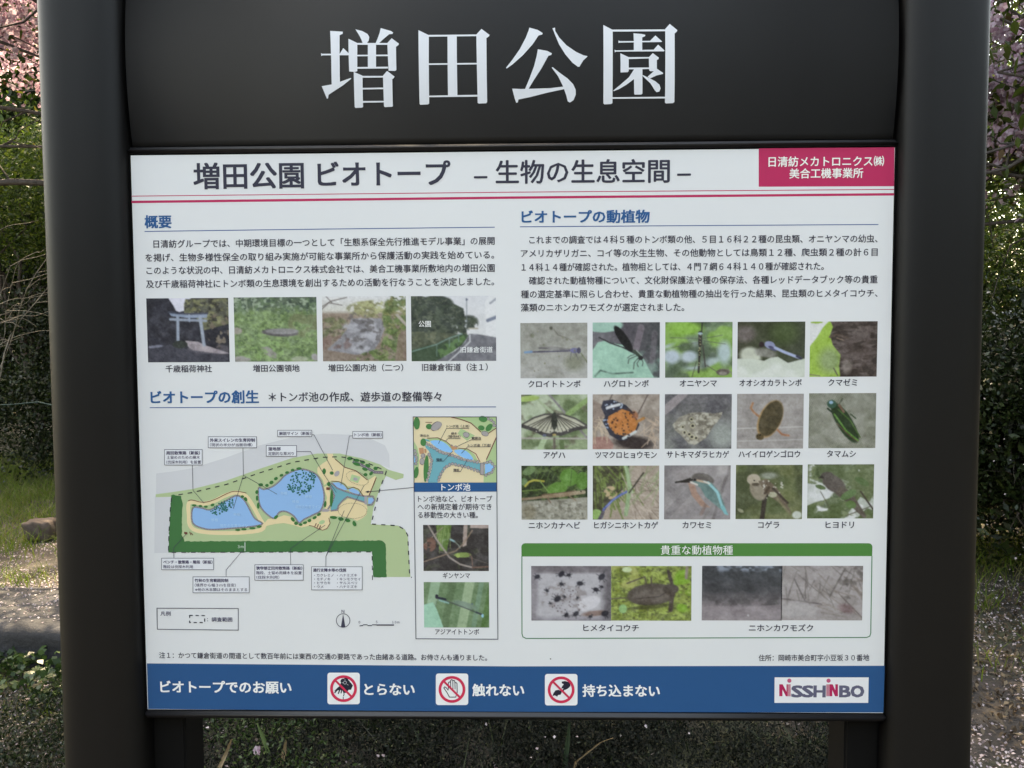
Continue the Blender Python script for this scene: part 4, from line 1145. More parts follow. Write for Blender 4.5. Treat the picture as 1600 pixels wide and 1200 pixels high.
ponds1 = smooth([(203, 440), (240, 438), (280, 447), (330, 420), (395, 384), (430, 400), (455, 440), (480, 485), (515, 508), (480, 520), (400, 528), (300, 535), (250, 530), (203, 505)], True, 3)
ponds2 = smooth([(498, 348), (520, 356), (560, 343), (590, 320), (620, 290), (680, 266), (730, 275), (765, 300), (785, 350), (790, 400), (775, 450), (740, 470), (700, 490), (678, 505), (655, 475), (620, 455), (590, 458), (570, 485), (545, 475), (510, 440), (498, 400)], True, 3)
teal = [(630, 840), (700, 900), (800, 940), (1010, 985), (1035, 1000), (1030, 1048), (900, 1010), (820, 990), (770, 1030), (720, 1090), (710, 1140), (630, 1140), (650, 1050), (675, 980), (650, 930)]
Print().poly(Mp(ponds1), 5).poly(Mp(ponds2), 5).poly(Qp([(650, 830), (720, 825), (780, 860), (825, 910), (780, 915), (700, 880)]), 6).poly(Qp([(830, 905), (880, 890), (940, 920), (985, 975), (920, 960), (850, 930)]), 6).poly(Qp([(1058, 1000), (1112, 1000), (1122, 1030), (1090, 1070), (1055, 1070)]), 6).build('plan_pond', (126, 170, 210))
Print().poly(Qp(teal), 5).build('plan_stream', (94, 156, 166))
edge = Print()
edge.line(Mp(ponds1), 2.3, 7, closed=True).line(Mp(ponds2), 2.3, 7, closed=True)
e1 = Qp([(640, 830), (700, 890), (800, 930), (900, 960), (1020, 985), (1110, 985), (1130, 1030), (1100, 1080), (1050, 1085)])
e2 = Qp([(1040, 1060), (900, 1015), (820, 990), (770, 1030), (720, 1090), (705, 1140), (630, 1150)])
e3 = Qp([(600, 1130), (650, 1050), (675, 980), (650, 920), (620, 860)])
e4 = Qp([(880, 590), (960, 620), (1060, 670), (1130, 710), (1230, 715)])
for e_ in (e1, e2, e3):
    edge.line(e_, 2.4, 7)
edge.line(e4, 4.5, 7)
edge.build('plan_stone_edging', (112, 104, 112), stuff=True)
st = Print()
for path, off in ((Mp(ponds1) + [Mp(ponds1)[0]], 2.4), (Mp(ponds2) + [Mp(ponds2)[0]], 2.4), (e1, 2.5), (e2, 2.5), (e3, 2.5), (e4, 2.6)):
    acc = 0.0
    for a, b in zip(path[:-1], path[1:]):
        a, b = np.array(a), np.array(b)
        L = np.linalg.norm(b - a)
        pos = acc
        while pos < L:
            q = a + (b - a) * pos / L
            st.disc(q[0], q[1], 0.85, 0.75, 8, n=5)
            pos += off
        acc = pos - L
st.disc(526.5, 740, 3.5, 5, 8, 0.7).disc(555.5, 748.5, 3.5, 2.6, 8, 0.2).poly(Qp([(1015, 985), (1045, 990), (1045, 1080), (1015, 1075)]), 9).poly(Qp([(535, 1130), (570, 1125), (630, 1140), (600, 1160), (530, 1160)]), 8)
st.build('plan_stone', (158, 152, 156), stuff=True)
bu = Print()
for x, y, a, b_, r_ in ((210, 427, 11, 5, 0), (238, 430, 9, 5, .1), (262, 433, 9, 5, 0), (292, 425, 9, 6, -.3), (440, 400, 7, 10, -.5), (425, 388, 8, 6, 0), (490, 368, 7, 9, 0), (491, 395, 6, 12, 0), (496, 428, 6, 14, 0), (507, 335, 11, 7, 0), (535, 338, 8, 7, 0), (555, 325, 10, 8, -.5), (575, 308, 9, 7, -.5), (600, 293, 9, 6, -.3), (625, 281, 9, 6, -.2), (650, 270, 9, 6, 0), (678, 263, 12, 6, 0), (405, 537, 12, 5, 0), (432, 534, 12, 5, 0), (470, 529, 14, 5, 0), (500, 522, 12, 6, 0), (575, 480, 11, 7, -.7), (650, 490, 7, 12, -.7), (665, 507, 9, 8, 0), (685, 513, 9, 6, 0), (705, 505, 10, 6, -.3), (725, 495, 9, 7, -.4), (748, 482, 11, 6, -.5), (767, 468, 10, 6, -.5), (790, 275, 8, 14, 0), (824, 283, 9, 8, 0), (905, 218, 13, 8, 0), (935, 226, 14, 7, .1), (962, 234, 12, 7, .2), (985, 250, 12, 8, .4), (1020, 262, 10, 8, 0), (935, 243, 18, 7, .3), (972, 266, 13, 7, .3), (975, 290, 9, 7, 0), (1000, 285, 10, 7, -.8), (832, 481, 17, 7, .1), (865, 488, 13, 8, .1), (895, 494, 13, 8, .3), (925, 509, 8, 13, -.4), (795, 422, 6, 15, .1), (823, 395, 7, 38, 0.05), (811, 332, 8, 10, 0), (118, 384, 8, 5, 0)):
    bu.disc(230 + x / 2.857, 640 + y / 2.857, a / 2.857, b_ / 2.857, 9, r_, 12, 0.06)
bu.build('plan_bush', (54, 112, 66), stuff=True)
li = Print()
for n_, (cx, cy, rx, ry) in ((80, (338, 435, 54, 30)), (150, (690, 325, 62, 56))):
    for _ in range(n_):
        a, rr = random.uniform(0, 6.28), math.sqrt(random.random())
        li.disc(230 + (cx + rx * rr * math.cos(a) - (ry * rr * math.sin(a) * .3)) / 2.857, 640 + (cy + ry * rr * math.sin(a) - (rx * rr * math.cos(a) * .35 if n_ < 100 else 0)) / 2.857, 1.3, 1.2, 9 + (_ % 4), n=7)
li.build('plan_lily_pad', (34, 104, 96), stuff=True)
gp = Print().poly(Qp([(870, 735), (970, 765), (940, 835), (850, 805)]), 5)
gp.disc(503, 816, 5, 3, 5, -.4).build('plan_lawn', (158, 184, 140))
fn = Print().line(Qp([(680, 560), (740, 610), (790, 655), (920, 695), (1000, 760), (1050, 800)]), 1.2, 9).line(Qp([(1150, 770), (1110, 870), (1065, 980)]), 1.4, 9)
fn.line(Qp([(640, 812), (720, 815), (790, 850), (830, 900), (890, 880), (950, 905), (1005, 985)]), 1.0, 9).line(Mp(smooth([(183, 408), (200, 403), (250, 414), (300, 402), (345, 380), (390, 364), (443, 372)], False, 3)), 1.0, 9)
fn.line(Qp([(385, 1315), (430, 1325), (480, 1350), (540, 1370), (590, 1350), (625, 1290), (610, 1230)]), 1.0, 9)
for x in (450, 475, 500): fn.line(Qp([(x, 1330 + (x - 450) * .5), (x + 18, 1290 + (x - 450) * .5)]), 1.3, 10)
fn.disc(586 - 20 + 0, 752 + 8, 0.1, 0.1, 9, n=4)
fn.poly(Qp([(583, 880), (625, 885), (620, 915), (580, 910)]), 10).poly(Mp([(165, 545), (180, 547), (180, 557), (166, 555)]), 10).line(Mp([(190, 545), (196, 560)]), 1.2, 10).line(Mp([(197, 550), (205, 560)]), 1.2, 10)
fn.build('plan_log_fence', (112, 70, 62), stuff=True)
ds = Print()
ds.dash(Mp([(140, 380), (200, 370), (350, 335), (500, 283), (650, 235), (780, 213), (860, 210), (905, 216), (970, 232), (1040, 262), (1068, 275)]), 1.5, 7.2, 7.4, 12)
ds.dash(Mp([(1068, 275), (1040, 350), (1000, 510), (1120, 518), (1150, 536), (1163, 560), (1167, 640), (1172, 748), (1182, 748)]), 1.6, 6.5, 8, 12)
ds.dash(Mp([(1006, 760), (1004, 635), (95, 637), (97, 560), (103, 450), (110, 386)]), 1.3, 7.2, 8, 12)
for cx, cy, rx, ry, r_ in ((558.5, 747, 18, 9.5, .35), (551, 798, 22.3, 12, 0.02)):
    pp = [(cx + rx * math.cos(a) * math.cos(r_) - ry * math.sin(a) * math.sin(r_), cy + rx * math.cos(a) * math.sin(r_) + ry * math.sin(a) * math.cos(r_)) for a in np.linspace(0, 2 * PI, 50)]
    ds.dash(pp, 0.6, 1.3, 1.2, 12)
ds.dash(Mp([(190, 918), (257, 919), (257, 950), (190, 950), (190, 917)]), 1.6, 5, 4.3, 12)
ds.build('plan_boundary_dashes', (52, 52, 62), stuff=True)

BX = [((78, 178), (246, 247), [[(202, 247), (205, 360), (255, 418)]]), ((273, 121), (489, 170), [[(428, 170), (430, 293), (385, 442)], [(430, 293), (580, 377)]]),
      ((583, 92), (735, 120), [[(735, 112), (745, 112), (828, 270)]]), ((532, 160), (667, 208), [[(667, 187), (730, 187), (790, 290), (845, 370)]]),
      ((918, 97), (1051, 127), [[(918, 117), (903, 117), (865, 338)]]), ((65, 663), (297, 714), [[(120, 663), (118, 617), (175, 555)]]),
      ((205, 746), (456, 817), [[(353, 746), (353, 715), (432, 622)]]), ((481, 692), (697, 761), [[(641, 692), (640, 620), (795, 515)]]),
      ((734, 701), (960, 804), [[(798, 701), (798, 655), (880, 450)], [(798, 655), (970, 335)]])]
wb, ln = Print(), Print()
for (x0, y0), (x1, y1), leads in BX:
    q = Mp([(x0, y0), (x1, y0), (x1, y1), (x0, y1)])
    wb.poly(q, 11)
    ln.line(q, 0.75, 12, closed=True)
    for l_ in leads: ln.line(Mp(l_), 0.7, 13)
ln.line(Mp([(44, 886), (407, 887), (407, 984), (46, 980)]), 1.0, 12, closed=True).line(Mp([(1190, 347), (980, 367)]), 0.8, 13)
ln.poly(Mp([(973, 367), (990, 361), (988, 372)]), 13)
ln.ring(*Mp([(875, 941)])[0], 10.6, 1.0, 12).poly(Mp([(875, 912), (885, 970), (865, 970)]), 13)
ln.line(Mp([(948, 965), (964, 963)]), 1.6, 12).line(Mp([(964, 960), (984, 960)]), 1.4, 12).line(Mp([(984, 963.5), (1004, 963.5)]), 1.4, 12).line(Mp([(1004, 960), (1025, 960)]), 1.4, 12).line(Mp([(1024, 961), (1102, 961)]), 2.0, 13)
wb.build('plan_note_box', (206, 208, 212))
ln.build('plan_note_line', (66, 66, 80), stuff=True)
Print().line(Mp([(437, 592), (437, 632)]), 0.9, 12).build('plan_scale_mark', (214, 220, 214))


def TM(s, x0, y0, x1, em, bold=0.0, col=(66, 62, 88), k=14, y1=None):
    (u0, v0), (u1, v1) = Mp([(x0, y0), (x1, y1 if y1 is not None else y0)])
    T('plan_note_text', s, u0, v0, u1, v1, em / 2.857, col, bold, k)


for s, x0, y0, x1, em, bd in [
    ('周回散策路（新設）', 86, 193, 236, 17, .03), ('土留めのための縁木', 88, 213, 236, 16, .0), ('（伐採木利用）を設置', 86, 234, 241, 16, .0),
    ('外来スイレンの生育抑制', 281, 136, 481, 17.5, .03), ('（現状の半分が当面目標）', 281, 157, 470, 15.5, .0),
    ('解説サイン（新設）', 590, 106, 731, 16.5, .02), ('湿地部', 541, 175, 596, 17, .03), ('定期的な草刈り', 541, 196, 655, 16, .0),
    ('トンボ池（新設）', 926, 112, 1047, 16.5, .02),
    ('ベンチ・散策路・階段（新設）', 73, 680, 292, 16.5, .03), ('階段は伐採木利用', 73, 701, 205, 16, .0),
    ('竹林の生育範囲抑制', 213, 762, 362, 16.5, .03), ('（境界から幅３ｍを目安）', 213, 783, 396, 16, .0), ('※他の木本類はそのままとする', 215, 803, 447, 16, .0),
    ('狭窄部迂回用散策路（新設）', 488, 707, 692, 16.5, .03), ('階段、土留め用縁木を設置', 488, 728, 690, 16, .0), ('（伐採木利用）', 488, 748, 590, 16, .0),
    ('通行支障木等の伐採', 741, 716, 889, 16.5, .03), ('・カクレミノ', 746, 739, 832, 15, .0), ('・モチノキ', 746, 756, 818, 15, .0), ('・ヒサカキ', 746, 773, 818, 15, .0), ('・ウメ', 746, 790, 787, 15, .0),
    ('・ハナミズキ', 848, 739, 937, 15, .0), ('・キンモクセイ', 848, 756, 953, 15, .0), ('・サルスベリ', 848, 773, 937, 15, .0), ('・ハナミズキ', 848, 790, 937, 15, .0),
    ('凡例', 60, 910, 105, 21, .0), ('：調査範囲', 268, 936, 380, 21, .012), ('Ｎ', 868, 900, 880, 19, .0), ('０', 944, 948, 951, 14, .0), ('５', 1021, 947, 1028, 14, .0), ('１０ｍ', 1094, 948, 1126, 14, .0)]:
    TM(s, x0, y0, x1, em, max(bd, 0.012))
TM('３ｍ', 405, 611, 431, 17, 0, (205, 216, 205))
TM('現在の生育ライン', 326, 524, 450, 17, 0, (160, 196, 222), 12, 512)
TM('現在の生育ライン', 663, 464, 776, 17, 0, (160, 196, 222), 14, 402)
for x, y in ((287, 492), (386, 467), (596, 373), (648, 410), (706, 388)):
    TM('移植', x, y, x + 30, 15, 0, (160, 196, 222), 13)

# inset with the dragonfly pond
fr = Print().line([(645.6, 651.3), (775.6, 651.3), (778, 998.6), (650, 997.8)], 1.1, 13, closed=True)
fr.build('inset_frame', (70, 72, 84))
Print().poly(Np([(38, 77), (903, 77), (906, 760), (47, 760)]), 0).build('inset_sand', (212, 196, 162))
gl = Print().poly(Np([(430, 77), (903, 77), (904, 190), (820, 250), (790, 230), (740, 235), (640, 140), (520, 105)]), 1).poly(Np([(904, 290), (906, 759), (770, 759), (775, 650), (800, 520)]), 1).poly(Np([(40, 320), (80, 390), (100, 480), (95, 600), (60, 700), (47, 759)]), 1)
gl.poly(Np([(535, 195), (680, 270), (600, 325), (500, 250)]), 1).poly(Np([(150, 320), (215, 295), (300, 290), (400, 350), (450, 390), (430, 430), (380, 360), (290, 320), (215, 330)]), 2).poly(Np([(480, 415), (530, 400), (610, 415), (680, 470), (715, 545), (665, 520), (600, 450)]), 2)
gl.build('inset_lawn', (160, 184, 138))
Print().poly(Np([(155, 360), (230, 400), (340, 450), (480, 490), (600, 530), (742, 560), (737, 642), (600, 600), (450, 570), (380, 610), (330, 680), (290, 759), (190, 759), (230, 620), (240, 520), (200, 430), (170, 400)]), 3).poly(Np([(140, 300), (200, 315), (215, 335), (180, 330)]), 4).build('inset_stream', (96, 160, 170))
Print().poly(Np(smooth([(215, 330), (300, 320), (380, 355), (450, 435), (400, 445), (320, 420), (260, 380)], True, 3)), 5).poly(Np(smooth([(462, 428), (540, 415), (610, 445), (665, 520), (600, 515), (520, 480)], True, 3)), 5).poly(Np([(785, 565), (850, 560), (885, 600), (850, 640), (785, 670)]), 5).poly(Np([(46, 460), (70, 480), (62, 560), (50, 580)]), 5).build('inset_pond', (120, 178, 226))
so, si_ = Print(), Print()
for path in ([(170, 350), (230, 385), (330, 445), (440, 475), (560, 520), (740, 552)], [(740, 648), (600, 600), (440, 562), (370, 600), (320, 680), (295, 755)], [(205, 470), (232, 530), (215, 610), (180, 740)], [(775, 560), (840, 540), (885, 590), (860, 650), (780, 690)], [(55, 430), (75, 520), (60, 590)], [(820, 95), (870, 120), (890, 190)], [(440, 380), (500, 400)]):
    acc = 0
    for a, b in zip(path[:-1], path[1:]):
        a, b = np.array(a, float), np.array(b, float)
        L = np.linalg.norm(b - a)
        pos = acc
        while pos < L:
            q = Np([a + (b - a) * pos / L])[0]
            rx, ry, ro = random.uniform(2.4, 3.4), random.uniform(2.0, 2.7), random.uniform(0, 3)
            so.disc(q[0], q[1], rx, ry, 6 + (int(pos) % 3) * 2, ro, 9, .08)
            si_.disc(q[0], q[1], rx - .45, ry - .45, 7 + (int(pos) % 3) * 2, ro, 9, .08)
            pos += 34
        acc = pos - L
for x, y, rx, ry, ro in ((280, 172, 9.6, 6.2, -.6), (590, 262, 5.2, 4.4, .3), (785, 250, 6, 4, .3), (130, 540, 4, 5.5, 0), (140, 480, 3.5, 4, 0)):
    q = Np([(x, y)])[0]
    so.disc(q[0], q[1], rx, ry, 8, ro, 12, .06)
    si_.disc(q[0], q[1], rx - .5, ry - .5, 9, ro, 12, .06)
so.poly(Np([(735, 553), (777, 553), (777, 682), (735, 678)]), 12)
si_.poly(Np([(739, 558), (773, 558), (773, 677), (739, 673)]), 13)
so.build('inset_stone_outline', (96, 90, 94), stuff=True)
si_.build('inset_stone', (156, 150, 150), stuff=True)
bu = Print()
for x, y, a, b_, r_ in ((75, 142, 33, 66, 0), (203, 176, 33, 28, 0), (143, 340, 30, 40, 0), (765, 98, 45, 32, .2), (747, 190, 34, 26, .2), (828, 186, 28, 46, .7), (172, 615, 26, 140, .06), (70, 655, 25, 60, .15)):
    bu.disc(640 + x / 6.667, 640 + y / 6.667, a / 6.667, b_ / 6.667, 8, r_, 18, .03)
bu.build('inset_bush', (66, 122, 76))
fn = Print().line(Np([(430, 77), (530, 100), (640, 140), (745, 235)]), 1.3, 9).line(Np([(818, 248), (904, 192)]), 1.3, 9).line(Np([(903, 290), (800, 520)]), 1.5, 9).line(Np([(180, 298), (290, 292), (380, 330), (445, 385)]), 1.0, 9).line(Np([(500, 400), (600, 408), (690, 460), (735, 545)]), 1.0, 9).line(Np([(165, 132), (235, 132)]), 0.9, 10)
fn.build('inset_log_fence', (122, 74, 72), stuff=True)
Print().poly(Np([(428, 375), (500, 392), (492, 412), (440, 415)]), 10).poly(Np([(98, 400), (145, 395), (150, 455), (105, 462)]), 8).poly(Np([(152, 410), (172, 408), (178, 445), (158, 455)]), 8).build('inset_deck', (184, 136, 106), stuff=True)
il = Print()
for l_ in ([(622, 195), (385, 195), (300, 355)], [(530, 302), (400, 302), (372, 330)], [(745, 315), (640, 315), (492, 385)], [(845, 387), (605, 387), (540, 455)], [(275, 538), (355, 535), (450, 430)], [(455, 645), (530, 645), (600, 525)]):
    il.line(Np(l_), 0.7, 14)
il.build('inset_note_line', (62, 62, 74), stuff=True)
for s, x0, y, x1, em in (('トンボ池（上池）', 387, 172, 622, 31), ('縁木', 434, 248, 494, 30), ('（間伐材）', 400, 280, 530, 30), ('観察台', 646, 296, 745, 30), ('トンボ池（下池）', 608, 370, 847, 31), ('湧出水', 108, 270, 205, 30), ('堰板', 277, 519, 340, 30), ('堰板', 456, 628, 518, 30)):
    (u0, v0), (u1, v1) = Np([(x0, y), (x1, y)])
    T('inset_note_text', s, u0, v0, u1, v1, em / 6.667, (56, 56, 68), 0.015, 15)
Print().poly([(646.8, 754), (776.2, 753.8), (776.3, 768), (647, 768.4)], 6).build('inset_title_band', (22, 84, 130))
T('inset_title_text', 'トンボ池', 689.8, 761.2, 734.8, 761, 12.2, (222, 226, 230), 0.015, 8)
for s, u0, v, u1 in (('トンボ池など、ビオトープ', 653.3, 779.3, 769), ('への新規定着が期待でき', 652.5, 791.8, 768), ('る移動性の大きい種。', 653.2, 804.6, 746.5)):
    T('inset_text', s, u0, v, u1, v, 10.8, INK, 0.012)
T('caption_text', 'ギンヤンマ', 692, 899.3, 734.3, 899.3, 9.8, INK, 0.015)
T('caption_text', 'アジアイトトンボ', 680, 987.2, 748.5, 987, 9.8, INK, 0.015)
Print().disc(860.2, 1029.5, 1.1, 1.0, 1, n=8).build('ink_speck', (60, 56, 54))

# ------------------------------------------------------------------ prohibition icons and logo
WHT, IRED, BLK = (222, 222, 224), (204, 54, 82), (44, 44, 56)
for ic, (u0, v0, u1, v1) in enumerate(((511.6, 1051, 562.2, 1100.4), (681, 1052.3, 731.6, 1101.6), (851.4, 1053, 902.3, 1102.2))):
    tile = Print().poly(rrect(u0, v0, u1, v1, 4, 5), 1).build('prohibition_tile', WHT)
    tile['label'] = ('white tile with a crossed out hand picking a flower', 'white tile with a crossed out open hand', 'white tile with two hands passing something, crossed out')[ic]
    cx, cy = (u0 + u1) / 2 - 0.1, (v0 + v1) / 2 + 0.1
    bk = Print()
    S = lambda pts: [(cx + x * 19.5, cy + y * 19.5) for x, y in pts]
    if ic == 0:
        bk.poly(S([(.1, -.35), (.55, -.5), (.75, -.25), (.6, .1), (.4, .1), (.25, .35), (0, .35), (-.1, .15), (-.3, .1), (-.6, .2), (-.75, .2), (-.5, -.05), (-.2, -.3)]), 2)
        bk.line(S([(-.5, .1), (-.72, .35)]), 2.0, 3).line(S([(-.3, .1), (-.42, .42)]), 2.0, 3).line(S([(-.15, .1), (-.2, .38)]), 1.8, 3).line(S([(.0, .3), (.05, .45), (-.02, .62)]), 1.2, 3).line(S([(-.02, .68), (-.03, .98)]), 1.3, 3)
        for a in range(5):
            bk.disc(cx + 19.5 * (.12 + .2 * math.cos(a * 1.257)), cy + 19.5 * (-.48 + .2 * math.sin(a * 1.257)), 4.0, 4.0, 4 + a, n=12)
        bk.build('icon_drawing', BLK, stuff=True)
        wl = Print().ring(cx + 2.3, cy - 9.4, 2.3, 0.6, 10, 14).line(S([(.12, -.75), (.12, -.6)]), 0.6, 10).line(S([(-.15, -.5), (0, -.45)]), 0.6, 10).line(S([(.28, -.35), (.4, -.28)]), 0.6, 10)
        wl.build('icon_drawing', (190, 190, 194), stuff=True)
    elif ic == 1:
        hand = [(-.3, -.02), (-.28, -.55), (-.2, -.6), (-.12, -.55), (-.1, -.72), (-.02, -.78), (.06, -.72), (.08, -.7), (.16, -.72), (.22, -.66), (.24, -.5), (.32, -.55), (.4, -.48), (.42, .25), (.3, .62), (-.2, .62), (-.4, .25), (-.65, -.12), (-.58, -.2), (-.48, -.15), (-.32, .05)]
        bk.line(S(hand), 1.3, 3, closed=True)
        for a, y0 in ((-.11, -.55), (.07, -.7), (.24, -.5)):
            bk.line(S([(a, y0), (a + .01, -.02)]), 1.2, 4)
        bk.build('icon_drawing', BLK, stuff=True)
    else:
        bk.poly(S([(.05, -.65), (.3, -.7), (.7, -.6), (.75, -.3), (.55, -.1), (.3, .02), (.15, 0), (.18, -.12), (.0, -.1), (.1, -.3), (.22, -.45), (.05, -.52)]), 3)
        bk.poly(S([(-.7, .5), (-.6, .25), (-.45, .05), (-.2, .0), (0, .1), (.05, .2), (-.05, .4), (-.25, .42), (-.3, .55), (-.5, .45)]), 3)
        bk.disc(cx + .15 * 19.5, cy + .05 * 19.5, 1.8, 1.8, 5, n=8).build('icon_drawing', BLK, stuff=True)
    Print().ring(cx, cy, 18.8, 4.2, 8, 48).line([(cx - 12.4, cy - 12.4), (cx + 12.4, cy + 12.4)], 3.2, 9).build('prohibition_ring', IRED, stuff=True)

Print().poly([(1210.3, 1058.3), (1357.3, 1058.3), (1356.6, 1098.2), (1210, 1098.2)], 1).build('logo_plate', (214, 214, 216))
LG = lambda x, y: (1200 + x / 9.412, 1050 + y / 9.412)
LRED, LGREY = (176, 42, 84), (92, 92, 112)
lr = Print()
lr.poly([LG(*q) for q in ((165, 180), (215, 180), (272, 290), (272, 180), (286, 180), (286, 356), (262, 356), (212, 255), (212, 356), (165, 356))], 2)
lr.poly([LG(*q) for q in ((905, 180), (950, 180), (990, 270), (990, 180), (1028, 180), (1028, 356), (985, 356), (945, 265), (945, 356), (905, 356))], 2)
for x0 in (287, 858):
    for dx in (0, 12, 24, 36) if x0 < 500 else (0, 12, 24, 36):
        lr.poly([LG(x0 + dx, 180), LG(x0 + dx + 8, 180), LG(x0 + dx + 8, 356), LG(x0 + dx, 356)], 3)
lr.build('logo_letter', LRED)
lr = Print()
for x0 in (313, 890):
    q = LG(x0, 127)
    lr.disc(q[0], q[1], 3.3, 3.3, 2, n=20)
lr.build('logo_dot', (186, 88, 116))
for s, a, b_ in (('S', 352, 500), ('S', 510, 660), ('H', 678, 838), ('B', 1056, 1208), ('O', 1224, 1404)):
    (u0, v0), (u1, v1) = LG(a, 268), LG(b_, 268)
    o_ = T('logo_letter', s, u0, v0 + 0.8, u1, v1 + 0.8, 25.0, LGREY, 0.045, 3)

# ================================================================== VEGETATION
def unit(v):
    return v / (np.linalg.norm(v, axis=-1, keepdims=True) + 1e-9)


def leaf_quads(C, size, aspect=0.5, up=0.4, r=RNG, direction=None, fold=0.12):
    """kite-shaped leaves at centres C"""
    n = len(C)
    s = np.broadcast_to(np.asarray(size, float), (n,)) * r.uniform(0.7, 1.25, n)
    d = unit(r.normal(size=(n, 3))) if direction is None else unit(direction + 0.5 * r.normal(size=(n, 3)))
    nn = unit(r.normal(size=(n, 3)) + np.array([0, 0, up * 2]))
    sd = unit(np.cross(d, nn))
    nn = np.cross(sd, d)
    s = s[:, None]
    a = C - d * s * 0.5
    b = C + sd * s * aspect * 0.5 - d * s * 0.05 + nn * s * fold
    c = C + d * s * 0.5
    e = C - sd * s * aspect * 0.5 - d * s * 0.05 + nn * s * fold
    return np.stack([a, b, c, e], 1)


def crown_points(center, radii, nclump, n, r, shell=0.45, cl=0.3):
    u = unit(r.normal(size=(nclump, 3)))
    rad = r.uniform(shell, 1.0, (nclump, 1))
    cc_ = u * rad * np.array(radii) + np.array(center)
    k = r.integers(0, nclump, n)
    w = r.uniform(0.6, 1.3, nclump)
    pts = cc_[k] + r.normal(size=(n, 3)) * (np.array(radii) * cl * 0.6) * w[k][:, None]
    return cc_, pts


def tube(pts, rad, seg=7):
    pts = [np.array(p, float) for p in pts]
    V, F = [], []
    n = len(pts)
    for i in range(n):
        d = unit(pts[min(i + 1, n - 1)] - pts[max(i - 1, 0)])
        ref = np.array([0, 0, 1.0]) if abs(d[2]) < 0.9 else np.array([1.0, 0, 0])
        a = unit(np.cross(d, ref))
        b = np.cross(d, a)
        for k in range(seg):
            t_ = 2 * PI * k / seg
            V.append(pts[i] + (a * math.cos(t_) + b * math.sin(t_)) * rad[i])
    for i in range(n - 1):
        for k in range(seg):
            k2 = (k + 1) % seg
            F.append((i * seg + k, i * seg + k2, (i + 1) * seg + k2, (i + 1) * seg + k))
    return V, F


def wander(a, b, n, amp, r):
    a, b = np.array(a, float), np.array(b, float)
    L = np.linalg.norm(b - a)
    out = [a]
    for i in range(1, n):
        out.append(a + (b - a) * i / n + r.normal(size=3) * amp * L * math.sin(PI * i / n) + np.array([0, 0, 0.06 * L * math.sin(PI * i / n)]))
    out.append(b)
    return out


def tubes_obj(name, tubes, mat, parent):
    V, F = [], []
    for pts, rad, seg in tubes:
        v, f = tube(pts, rad, seg)
        b = len(V)
        V += v
        F += [tuple(b + i for i in q) for q in f]
    return mesh_obj(name, V, F, mat, parent, smooth=True)


def make_tree(name, label, cat, base, trunk_h, trunk_r, crown_c, radii, nclump, nleaf, size, mat, bark=None, seed=1, group=None,
              aspect=0.5, nlimb=9, shell=0.45, cl=0.3, zmin=0.05):
    """coordinates relative to the base; parts: trunk, limb (several), crown"""
    r = np.random.default_rng(seed)
    bark = bark or M_BARK
    root = empty(name, (base[0], base[1], ground_z(base[0], base[1])))
    tag(root, label, cat, group)
    clumps, pts = crown_points(crown_c, radii, nclump, nleaf, r, shell, cl)
    pts = pts[pts[:, 2] > zmin]
    top = np.array([crown_c[0] * 0.5, crown_c[1] * 0.5, trunk_h])
    tp = wander((0, 0, -0.05), top, 6, 0.03, r)
    tubes_obj('trunk', [(tp, list(np.linspace(trunk_r, trunk_r * 0.6, 7)), 12)], bark, root)
    order = r.permutation(nclump)[:nlimb]
    for k in order:
        st_ = tp[r.integers(3, 7)]
        lp = wander(st_, clumps[k], 5, 0.07, r)
        tw = [(lp, list(np.linspace(trunk_r * 0.42, trunk_r * 0.10, 6)), 6)]
        for _ in range(4):
            j = r.integers(2, 5)
            e_ = lp[j] + r.normal(size=3) * np.array(radii) * 0.33
            tw.append((wander(lp[j], e_, 4, 0.08, r), list(np.linspace(trunk_r * 0.13, trunk_r * 0.04, 5)), 4))
        tubes_obj('limb', tw, bark, root)
    me = quads_mesh('crown', leaf_quads(pts, size, aspect, 0.4, r), mat)
    o = link(bpy.data.objects.new('crown', me), root)
    tag(o, kind='stuff')
    return root


def copy_tree(root, loc, rz, sc, label, group=None):
    c = root.copy()
    COL.objects.link(c)
    c.location = (loc[0], loc[1], ground_z(*loc))
    c.rotation_euler = (0, 0, rz)
    c.scale = (sc, sc, sc)
    c['label'] = label
    if group: c['group'] = group
    for ch in list(root.children):
        k = ch.copy()
        COL.objects.link(k)
        k.parent = c
    return c


# dense evergreens hidden behind the sign, added to cast shade around it
e1_ = make_tree('added_shade_tree', 'tall dense evergreen tree added for shade, hidden behind the sign, front left one of the front and rear pairs', 'tree', (-2.2, 3.6), 4.0, 0.11, (0.1, 0, 5.0), (1.9, 1.5, 1.4), 60, 34000, 0.075, M_EVER, seed=3, group='evergreen trees added behind the sign for shade')
copy_tree(e1_, (0.7, 3.3), 2.0, 1.0, 'tall dense evergreen tree added for shade, hidden behind the sign, front right one of the front and rear pairs', 'evergreen trees added behind the sign for shade')
copy_tree(e1_, (-1.6, 6.0), 4.0, 1.08, 'tall dense evergreen tree added for shade, hidden behind the sign, rear left one of the front and rear pairs', 'evergreen trees added behind the sign for shade')
copy_tree(e1_, (1.6, 5.8), 5.0, 1.05, 'tall dense evergreen tree added for shade, hidden behind the sign, rear right one of the front and rear pairs', 'evergreen trees added behind the sign for shade')

copy_tree(e1_, (2.5, 6.3), 0.8, 1.0, 'tall dense evergreen tree added for shade, hidden behind the sign, outermost right of the group', 'evergreen trees added behind the sign for shade')

